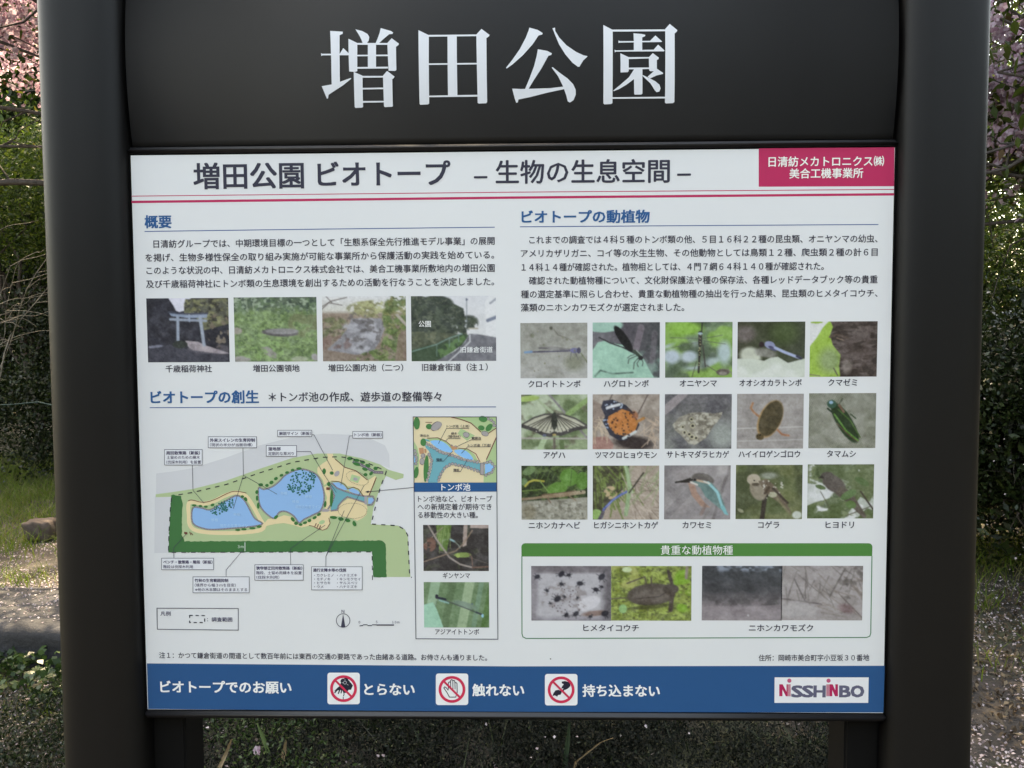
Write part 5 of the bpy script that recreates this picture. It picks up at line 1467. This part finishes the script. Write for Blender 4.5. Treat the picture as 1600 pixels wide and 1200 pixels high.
# far row, three prototypes
far = make_tree('woodland_tree', 'broad dark green tree in the wood at far left', 'tree', (-8.2, 11.5), 2.0, 0.16, (0, 0, 3.0), (2.6, 2.0, 2.7), 90, 42000, 0.11, M_EVER, seed=5, group='trees of the wood behind the sign')
far2 = make_tree('woodland_tree', 'light green spring tree in the wood behind the sign', 'tree', (-3.5, 12.5), 2.4, 0.14, (0, 0, 3.6), (2.5, 2.0, 2.6), 80, 36000, 0.10, M_LIME, seed=6, group='trees of the wood behind the sign')
SPOTS = [(far, -12.5, 10.5, 1.0, 1.05, 'dark woodland tree left of the blossoming cherry'), (far, 0.5, 13, 2.0, 1.1, 'dark woodland tree hidden straight behind the title board'),
         (far, 4.5, 12, 3.0, 1.0, 'dark woodland tree behind the right post'), (far2, 8.6, 11.5, 1.2, 1.05, 'light green woodland tree beyond the right post'),
         (far, 12.5, 10.5, 4.0, 1.1, 'dark woodland tree at the far right edge'), (far2, -16.5, 9.5, 2.2, 1.1, 'light green woodland tree at the far left edge'),
         (far2, -7.0, 13.8, 2.5, 1.75, 'very tall light green tree directly behind the cherry blossom'), (far2, -11.5, 14.5, .5, 1.7, 'very tall light green tree left of the cherry blossom'), (far, -6, 16.5, 5.0, 1.5, 'tall dark tree rising behind the left wood'), (far2, 6.5, 17, 3.3, 1.5, 'tall light green tree rising behind the right wood'),
         (far, 17, 8.5, 3.3, 1.0, 'dark woodland tree outermost on the right'), (far, -20, 5, 2.3, 1.1, 'dark woodland tree outermost on the left')]
for src, x, y, rz, sc_, lb in SPOTS:
    copy_tree(src, (x, y), rz, sc_, lb, 'trees of the wood behind the sign')
for i, (x, y, rz, sc_) in enumerate(((-15, -7, 1, 1.2), (-9.5, -10.5, 2, 1.3), (-4.6, -12, 3, 1.25), (1.2, -12.5, 4, 1.35), (6.6, -11.5, 5, 1.25), (11.5, -9, 5.6, 1.3), (16, -4.5, 0.4, 1.2), (9.2, -1.2, 1.4, 1.15), (11.5, 3.6, 2.4, 1.2))):  # unseen trees added to darken post reflections and block sky glare
    copy_tree(far, (x, y), rz, sc_, 'unseen dark tree added around the path for post reflections, %s from the left' % ('first', 'second', 'third', 'fourth', 'fifth', 'sixth', 'seventh', 'eighth', 'ninth')[i], 'unseen trees added to darken the posts')

# evergreen bushes low in the wood
ev = make_tree('evergreen_bush', 'dark evergreen bush at the edge of the wood behind the left post', 'bush', (-5.6, 9.0), 0.6, 0.06, (0, 0, 1.25), (1.6, 0.9, 1.25), 60, 26000, 0.06, M_EVER, seed=8, nlimb=7, group='evergreen bushes at the edge of the wood')
for x, y, rz, sc_, lb in ((-4.75, 7.7, 4.4, 0.78, 'low dark evergreen bush in front of the spring tree at left'), (-8.3, 8.6, 1.0, 1.1, 'dark evergreen bush beyond the grass at the far left'), (-2.7, 9.4, 2.0, 1.0, 'dark evergreen bush hidden behind the lower left of the panel'), (0.6, 9.2, 2.8, 1.1, 'dark evergreen bush hidden behind the middle of the panel'), (3.6, 8.6, 0.6, 1.1, 'dark evergreen bush hidden behind the right part of the panel'),
                          (4.3, 5.6, 1.1, 0.85, 'dark evergreen bush right behind the glossy bush on the right, added to block light'), (6.6, 8.2, 2.5, 1.15, 'dark evergreen bush far behind the glossy bush on the right'), (-11.5, 7.6, .6, 1.2, 'dark evergreen bush outermost on the left')):  # the one right behind the glossy bush is added to block light
    copy_tree(ev, (x, y), rz, sc_, lb, 'evergreen bushes at the edge of the wood')
make_tree('glossy_bush', 'dark glossy evergreen bush beside the right post, reaching to the ground', 'bush', (3.3, 3.95), 0.5, 0.05, (0, 0, 0.80), (1.1, 0.8, 0.86), 130, 85000, 0.036, M_GLOSS, seed=9, nlimb=8, shell=0.25, zmin=0.01)
make_tree('broadleaf_sapling', 'young dark sapling with larger leaves growing inside the glossy bush', 'sapling', (2.95, 3.55), 0.6, 0.02, (0, 0, 1.0), (.35, .3, .75), 16, 900, 0.075, M_EVER, seed=19, nlimb=6)
make_tree('spring_bush', 'fresh green fine leaved bush above the dark one beside the right post', 'bush', (4.3, 5.9), 1.3, 0.05, (0, 0, 2.0), (1.2, 0.7, 0.8), 60, 30000, 0.035, M_LIME, seed=10, nlimb=8)
make_tree('spring_tree', 'bright yellow green young tree behind the cherry at upper left', 'tree', (-5.6, 8.0), 2.0, 0.06, (0, 0, 3.1), (1.9, 0.9, 0.95), 60, 30000, 0.05, M_LIME, seed=12, nlimb=9)


def blossom_quads(C, size, r):
    """five petals round every centre"""
    n = len(C)
    nn = unit(r.normal(size=(n, 3)) + np.array([0, -0.3, -0.2]))
    ref = unit(r.normal(size=(n, 3)))
    a = unit(np.cross(nn, ref))
    b = np.cross(nn, a)
    out = []
    s = (size * r.uniform(.75, 1.2, n))[:, None]
    for k in range(5):
        t_ = 2 * PI * k / 5
        d = a * math.cos(t_) + b * math.sin(t_)
        sd = -a * math.sin(t_) + b * math.cos(t_)
        out.append(np.stack([C, C + d * s * .35 + sd * s * .24 + nn * s * .08, C + d * s * .55 + nn * s * .16, C + d * s * .35 - sd * s * .24 + nn * s * .08], 1))
    return np.concatenate(out)


# flowering cherry on the left
r = np.random.default_rng(21)
ch = empty('cherry_tree', (-5.7, 4.5, 0))
tag(ch, 'cherry tree in full pink blossom at upper left with long level boughs', 'cherry tree')
tubes_obj('trunk', [([(0, 0, -.05), (.05, .02, .8), (.15, .05, 1.6), (.12, .1, 2.4), (.3, .1, 3.2)], [.15, .12, .1, .085, .06], 12)], M_BARK, ch)
for pts, rad in (([(.12, .1, 2.3), (1.0, .12, 2.55), (2.0, .15, 2.63), (2.9, .2, 2.60)], [.05, .030, .024, .014]),
                 ([(.12, .1, 2.5), (1.1, .0, 2.78), (2.0, .05, 2.86), (3.0, .1, 2.85)], [.04, .016, .011, .006]),
                 ([(.2, .1, 2.8), (1.2, .1, 3.25), (2.2, .05, 3.1), (3.0, .0, 2.95)], [.04, .022, .014, .006]),
                 ([(.25, .1, 3.0), (1.0, -.1, 3.7), (1.9, -.05, 3.62), (2.6, .0, 3.35)], [.04, .022, .014, .006])):
    tubes_obj('bough', [(pts, rad, 8)] + [(wander(pts[i], np.array(pts[i]) + r.normal(size=3) * np.array([.5, .25, .25]), 4, .08, r), [.007, .005, .004, .003, .002], 4) for i in (1, 2, 2, 3, 3)], M_BARK, ch)
cl_, bp = crown_points((0.7, 0.1, 3.95), (2.4, 1.1, 1.0), 150, 26000, r, .1, .15)
bp = bp[bp[:, 2] > 2.72]
tubes_obj('twig', [(wander((.25, .1, 3.1), cl_[k], 5, .07, r), [.018, .013, .01, .007, .005, .003], 5) for k in range(0, 150, 7)], M_BARK, ch)
o = link(bpy.data.objects.new('blossom', quads_mesh('blossom', blossom_quads(bp, 0.044, r), M_BLOS)), ch)
tag(o, kind='stuff')
_, lp = crown_points((0.7, 0.3, 3.9), (2.4, 1.0, 1.1), 60, 2200, r, .3, .2)
o = link(bpy.data.objects.new('crown', quads_mesh('crown', leaf_quads(lp[lp[:, 2] > 2.7], 0.05, .45, .2, r), M_YOUNG)), ch)
tag(o, kind='stuff')

# bare pale shrub below it
bs = empty('bare_shrub', (-5.1, 6.0, ground_z(-5.1, 6.0)))
tag(bs, 'leafless shrub with pale thin twigs in front of the wood at left', 'shrub')
for k in range(9):
    e_ = np.array([r.uniform(-1.0, 1.5), r.uniform(-.3, .35), r.uniform(1.7, 2.7)])
    main = smooth(wander((r.uniform(-.1, .1), r.uniform(-.1, .1), 0), e_, 6, .03, r), False, 3)
    tw = [(main, list(np.linspace(.008, .002, len(main))), 5)]
    for _ in range(8):
        j = r.integers(11, len(main))
        sb = smooth(wander(main[j], np.array(main[j]) + np.array([r.uniform(.0, .6), r.normal() * .12, r.uniform(-.06, .22)]), 4, .05, r), False, 3)
        tw.append((sb, list(np.linspace(.0032, .001, len(sb))), 4))
    tubes_obj('twig', tw, M_PALE, bs)

# cherry on the right, close behind the post
rc = empty('cherry_tree', (4.3, 2.7, 0))
tag(rc, 'cherry tree with young leaves and fading blossom beside the right post', 'cherry tree')
tubes_obj('trunk', [([(0, 0, -.05), (-.05, .02, .8), (-.12, .05, 1.7), (-.3, .05, 2.5)], [.12, .1, .085, .06], 12)], M_BARK, rc)
for k in range(12):
    a = np.array([-.12, .05, r.uniform(1.5, 2.5)])
    b_ = np.array([r.uniform(-2.5, -1.7), r.uniform(-.35, .4), r.uniform(2.05, 3.3)])
    lp_ = wander(a, b_, 7, .03, r)
    tubes_obj('bough', [(lp_, list(np.linspace(.028, .005, 8)), 6)] + [(wander(lp_[j], lp_[j] + r.normal(size=3) * np.array([.35, .15, .25]), 4, .08, r), [.006, .005, .004, .003, .002], 4) for j in (3, 4, 5, 5, 6, 6, 7)], M_BARK, rc)
_, bp = crown_points((-1.7, .1, 2.6), (1.3, .5, .75), 70, 6500, r, .1, .15)
bp = bp[bp[:, 2] > 1.95]
o = link(bpy.data.objects.new('blossom', quads_mesh('blossom', blossom_quads(bp, 0.034, r), M_BLOS)), rc)
tag(o, kind='stuff')
_, lp = crown_points((-1.6, .1, 2.6), (1.5, .55, .85), 60, 5200, r, .2, .2)
o = link(bpy.data.objects.new('crown', quads_mesh('crown', leaf_quads(lp[lp[:, 2] > 1.95], 0.06, .5, .2, r), M_YOUNG)), rc)
tag(o, kind='stuff')
lv = [(0, 0, 0), (.28, .2, .05), (.6, .24, .05), (.85, .12, .03), (1.05, 0, -.03), (.85, -.12, .03), (.6, -.24, .05), (.28, -.2, .05), (.5, 0, -.03)]
lf = [(0, 1, 8), (1, 2, 8), (2, 3, 8), (3, 4, 8), (4, 5, 8), (5, 6, 8), (6, 7, 8), (7, 0, 8)]
leaf_me = None
for k in range(70):
    q = W(r.uniform(1535, 1640), r.uniform(-20, 345), r.uniform(3.6, 4.2)) - np.array([4.3, 2.7, 0])
    if leaf_me is None:
        o = mesh_obj('leaf', lv, lf, M_YOUNG, rc)
        leaf_me = o.data
    else:
        o = link(bpy.data.objects.new('leaf', leaf_me), rc)
    o.location = q
    o.rotation_euler = (r.uniform(-1.6, .6), r.uniform(-.2, 1.5), r.uniform(0, 6.28))
    s_ = r.uniform(.045, .085)
    o.scale = (s_, s_, s_)


# ------------------------------------------------------------------ stones
def rock(name, label, loc, dims, mat, seed, amp=.06, sub=5):
    r_ = np.random.default_rng(seed)
    bm = bmesh.new()
    bmesh.ops.create_cube(bm, size=2)
    bmesh.ops.subdivide_edges(bm, edges=bm.edges[:], cuts=14, use_grid_fill=True)
    ph = r_.uniform(0, 6, (6, 3))
    fr_ = r_.uniform(1.5, 6, (6, 3))
    for v in bm.verts:
        c = np.array(v.co)
        l8 = (abs(c) ** 7).sum() ** (1 / 7)
        c = c / l8
        d = sum(math.sin(fr_[i] @ c * 1.3 + ph[i][0]) * math.cos(fr_[i][0] * c[1] + ph[i][1]) for i in range(6)) / 6
        c = c * (1 + amp * d * 2)
        v.co = Vector((c[0] * dims[0] / 2, c[1] * dims[1] / 2, c[2] * dims[2] / 2))
    o = bm_obj(name, bm, mat, None, smooth=True)
    o.location = loc
    return tag(o, label, 'stone')


slab = rock('stone_slab', 'long flat grey stone slab strewn with petals beside the left post', (-2.95, 2.68, 0.045), (2.7, 0.68, 0.29), M_STONE, 3, .035)
q = W(66, 838, 6.15)
rock('field_stone', 'small brown rounded stone in the grass behind the left post', (q[0], q[1], 0.06), (.21, .18, .15), M_BSTONE, 5, .1)

# ------------------------------------------------------------------ grass, ground cover, petals
def scatter(n, x0, x1, y0, y1, r, clump=0.0, nc=60):
    p = np.stack([r.uniform(x0, x1, n), r.uniform(y0, y1, n)], 1)
    if clump:
        c = np.stack([r.uniform(x0, x1, nc), r.uniform(y0, y1, nc)], 1)
        k = r.integers(0, nc, n)
        p2 = c[k] + r.normal(size=(n, 2)) * clump
        m_ = r.random(n) < 0.8
        p[m_] = p2[m_]
    return p


def blades(P2, h, w, r, bend=.35):
    n = len(P2)
    z = hill(P2[:, 0], P2[:, 1])
    B = np.stack([P2[:, 0], P2[:, 1], z - .005], 1)
    hh = (h * r.uniform(.5, 1.3, n))[:, None]
    d = unit(np.concatenate([r.normal(size=(n, 2)) * bend, np.ones((n, 1))], 1))
    a = r.uniform(0, PI, n)
    sd = np.stack([np.cos(a), np.sin(a), np.zeros(n)], 1) * w / 2
    mid = B + d * hh * .55
    tip = B + d * hh + np.concatenate([d[:, :2] * hh * .6, -hh * .12], 1)
    q1 = np.stack([B - sd, B + sd, mid + sd * .8, mid - sd * .8], 1)
    q2 = np.stack([mid - sd * .8, mid + sd * .8, tip + sd * .1, tip - sd * .1], 1)
    return np.concatenate([q1, q2])


def stuff_obj(name, Q, mat, label, cat):
    o = link(bpy.data.objects.new(name, quads_mesh(name, Q, mat)))
    return tag(o, label, cat, kind='stuff')


g1 = scatter(26000, -9, -1.2, 4.3, 8.6, r, .22, 90)
g1 = g1[~((g1[:, 1] < 4.75) & (g1[:, 0] > -3.6) & (r.random(len(g1)) < .7))]
stuff_obj('grass', np.concatenate([blades(g1, .16, .006, r, .5), blades(scatter(3500, -9, -1.2, 3.4, 4.6, r, .12, 22), .10, .006, r, .5)]), M_GRASS, 'sunlit tufted grass on the bank behind the left post', 'grass')
stuff_obj('grass', np.concatenate([blades(scatter(700, 1.6, 4.5, 2.2, 3.4, r, .07, 20), .13, .006, r, .35), blades(scatter(3500, 1.8, 6, 3.0, 4.6, r, .15, 30), .22, .006, r, .4), blades(scatter(7000, 1, 10, 4.6, 8, r, .3, 60), .16, .008, r, .4)]), M_GRASS, 'shaded grass tufts under the bush behind the right post', 'grass')
# dark ground cover right behind the sign
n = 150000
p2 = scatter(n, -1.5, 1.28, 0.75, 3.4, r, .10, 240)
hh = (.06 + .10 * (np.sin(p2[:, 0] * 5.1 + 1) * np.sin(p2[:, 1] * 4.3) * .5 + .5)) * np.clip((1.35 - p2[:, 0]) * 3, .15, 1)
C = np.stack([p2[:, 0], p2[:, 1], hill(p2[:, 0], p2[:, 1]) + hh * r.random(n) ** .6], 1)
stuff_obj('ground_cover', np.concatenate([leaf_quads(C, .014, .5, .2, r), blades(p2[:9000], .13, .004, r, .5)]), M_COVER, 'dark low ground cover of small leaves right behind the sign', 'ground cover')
p2 = scatter(5200, -1.32, -0.62, 1.2, 2.4, r, .07, 26)
C = np.stack([p2[:, 0], p2[:, 1], .06 + .12 * r.random(len(p2))], 1)
stuff_obj('low_plants', leaf_quads(C, .017, .45, .4, r), M_IVY, 'lighter green sprigs at the left end of the dark ground cover', 'ground cover')
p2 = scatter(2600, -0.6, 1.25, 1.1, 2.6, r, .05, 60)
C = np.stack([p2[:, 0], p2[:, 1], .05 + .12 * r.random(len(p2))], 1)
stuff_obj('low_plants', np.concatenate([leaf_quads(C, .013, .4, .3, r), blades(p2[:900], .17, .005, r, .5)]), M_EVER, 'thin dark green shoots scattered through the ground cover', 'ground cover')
# ivy by the slab
p2 = scatter(2800, -4.2, -1.45, 1.93, 2.30, r, .08, 36)
C = np.stack([p2[:, 0], p2[:, 1], .03 + .07 * r.random(len(p2))], 1)
stuff_obj('ivy', leaf_quads(C, .034, .8, .9, r), M_IVY, 'green ivy leaves along the foot of the stone slab', 'ivy')
p2 = scatter(700, -3.4, -1.45, 1.75, 2.1, r, .07, 12)
stuff_obj('grass', blades(p2, .09, .005, r, .5), M_GRASS, 'short green grass in front of the ivy at lower left', 'grass')
# dwarf twigs at the lower left
p2 = scatter(20000, -3.2, -1.35, 1.0, 2.0, r, .13, 30)
C = np.stack([p2[:, 0], p2[:, 1], .01 + .09 * r.random(len(p2))], 1)
stuff_obj('low_plants', np.concatenate([leaf_quads(C, .017, .4, .2, r), blades(p2[:2500], .07, .004, r, .6)]), M_EVER, 'dark wiry low plants with petals caught in them, lower left', 'ground cover')
# petals
def petals(n, x0, x1, y0, y1, zf, clump=.15, nc=80):
    p2 = scatter(n, x0, x1, y0, y1, r, clump, nc)
    z = zf(p2) + r.uniform(.002, .012, len(p2))
    Q = leaf_quads(np.stack([p2[:, 0], p2[:, 1], z], 1), .013, .85, 4.0, r)
    return Q


gz = lambda p: hill(p[:, 0], p[:, 1])
PQ = np.concatenate([petals(9000, -6.5, -1.2, 3.15, 4.9, gz, .2, 50), petals(14000, -4.6, -1.2, 3.1, 3.95, gz, .12, 60), petals(5200, -4.5, -1.2, .9, 2.3, gz, .12, 70), petals(26000, 1.25, 5.5, .8, 3.6, gz, .14, 120),
                     petals(150, -1.4, 1.25, .8, 3.0, lambda p: gz(p) + .11, .2, 60), petals(900, 1.0, 5, 2.9, 4.6, lambda p: gz(p) + r.uniform(0, 1.2, len(p)), .2, 60)])
stuff_obj('fallen_petals', PQ, M_PETAL, 'pale pink cherry petals fallen over the ground around the sign', 'petals')
p2 = scatter(1500, -4.2, -1.65, 2.4, 2.98, r)
dg = bpy.context.evaluated_depsgraph_get()
sp = []
slab_inv = slab.matrix_basis.inverted()
for x, y in p2:
    ok_, loc_, no_, _ = slab.ray_cast(slab_inv @ Vector((x, y, 1)), Vector((0, 0, -1)))
    if ok_ and no_.z > .6:
        sp.append((slab.matrix_basis @ loc_)[:])
sp = np.array(sp) + np.array([0, 0, .004])
stuff_obj('petals_on_slab', leaf_quads(sp, .012, .85, 5.0, r), M_PETAL, 'pale petals lying on the grey stone slab', 'petals')
# litter
p2 = scatter(9000, 1.0, 5.0, 1.0, 3.6, r, .15, 90)
p3 = scatter(2600, -5, -1.2, 1.0, 3.8, r, .15, 60)
p2 = np.concatenate([p2, p3])
stuff_obj('leaf_litter', leaf_quads(np.stack([p2[:, 0], p2[:, 1], gz(p2) + .008], 1), .03, .45, 3.0, r), M_LITTER, 'dry brown leaf litter scattered over the bare soil', 'leaf litter')


def blade_thing(pts, w, mat, name, label, cat):
    P3 = [W(u, v, d) for u, v, d in pts]
    P3[-1][2] = min(P3[-1][2], 0.05)
    L, R_ = [], []
    n = len(P3)
    for i, q in enumerate(P3):
        ww = w * [0.35, 1, 1, .8][min(i, 3)]
        L.append(q + np.array([ww / 2, 0, 0]))
        R_.append(q - np.array([ww / 2, .002, 0]))
    mid = [q + np.array([0, .25 * w, 0]) for q in P3]
    V = L + mid + R_
    F = []
    for i in range(n - 1):
        F += [(i, i + 1, n + i + 1, n + i), (n + i, n + i + 1, 2 * n + i + 1, 2 * n + i)]
    return tag(mesh_obj(name, V, F, mat, None, smooth=True), label, cat)


def solid(name, c, trans=.25):
    return leaf_mat(name, [(0, tuple(k * .8 for k in c)), (1, c)], trans, .5)


M_B1, M_B2 = solid('green_blade', (.11, .17, .06)), solid('dry_blade', (.30, .22, .13))
blade_thing([(402, 1130, 2.75), (410, 1150, 2.74), (420, 1178, 2.72), (432, 1300, 2.68)], .013, M_B1, 'grass_blade', 'broad green blade standing behind the lower left of the panel', 'grass blade')
blade_thing([(447, 1157, 2.7), (444, 1175, 2.7), (440, 1200, 2.68), (438, 1300, 2.66)], .014, M_B2, 'dry_blade', 'curled tan dry leaf right of the broad green blade', 'dry leaf')
blade_thing([(362, 1155, 2.6), (352, 1180, 2.6), (338, 1210, 2.55), (320, 1300, 2.5)], .013, M_B2, 'dry_blade', 'slanting brown dry stem left of the broad green blade', 'dry leaf')
blade_thing([(958, 1153, 2.7), (938, 1160, 2.7), (900, 1190, 2.68), (880, 1290, 2.66)], .009, M_B2, 'dry_blade', 'arching brown blade under the middle of the panel', 'dry leaf')
blade_thing([(890, 1128, 2.75), (887, 1160, 2.74), (882, 1200, 2.72), (878, 1300, 2.7)], .016, solid('dark_blade', (.03, .055, .03)), 'grass_blade', 'dark green upright blade under the middle of the panel', 'grass blade')
for (u, v), lb in (((398, 1175), 'single pale pink blossom lying under the panel, left of the green blade'), ((772, 1197), 'single pale blossom at the bottom edge under the panel middle')):
    q = W(u, v, 2.7)
    o = link(bpy.data.objects.new('fallen_blossom', quads_mesh('fallen_blossom', blossom_quads(np.zeros((3, 3)) + r.normal(size=(3, 3)) * .005, .026, r), M_BLOS)))
    o.location = q
    tag(o, lb, 'blossom')

# thin cord strung at the edge of the wood
m, t, b, o = new_mat('dark_green_cord')
n = noise_node(t, 40, 3)
rr_ = ramp(t, n.outputs['Fac'], [(.3, (.01, .04, .035)), (.7, (.02, .06, .05))])
t.links.new(rr_.outputs[0], b.inputs['Base Color'])
V, F = tube([W(-60, 634, 7.6), W(20, 632, 7.6), W(60, 628, 7.6), W(110, 640, 7.6), W(170, 642, 7.6)], [.006] * 5, 6)
tag(mesh_obj('cord', V, F, m, None, smooth=True), 'thin dark green cord strung before the wood at left', 'cord')
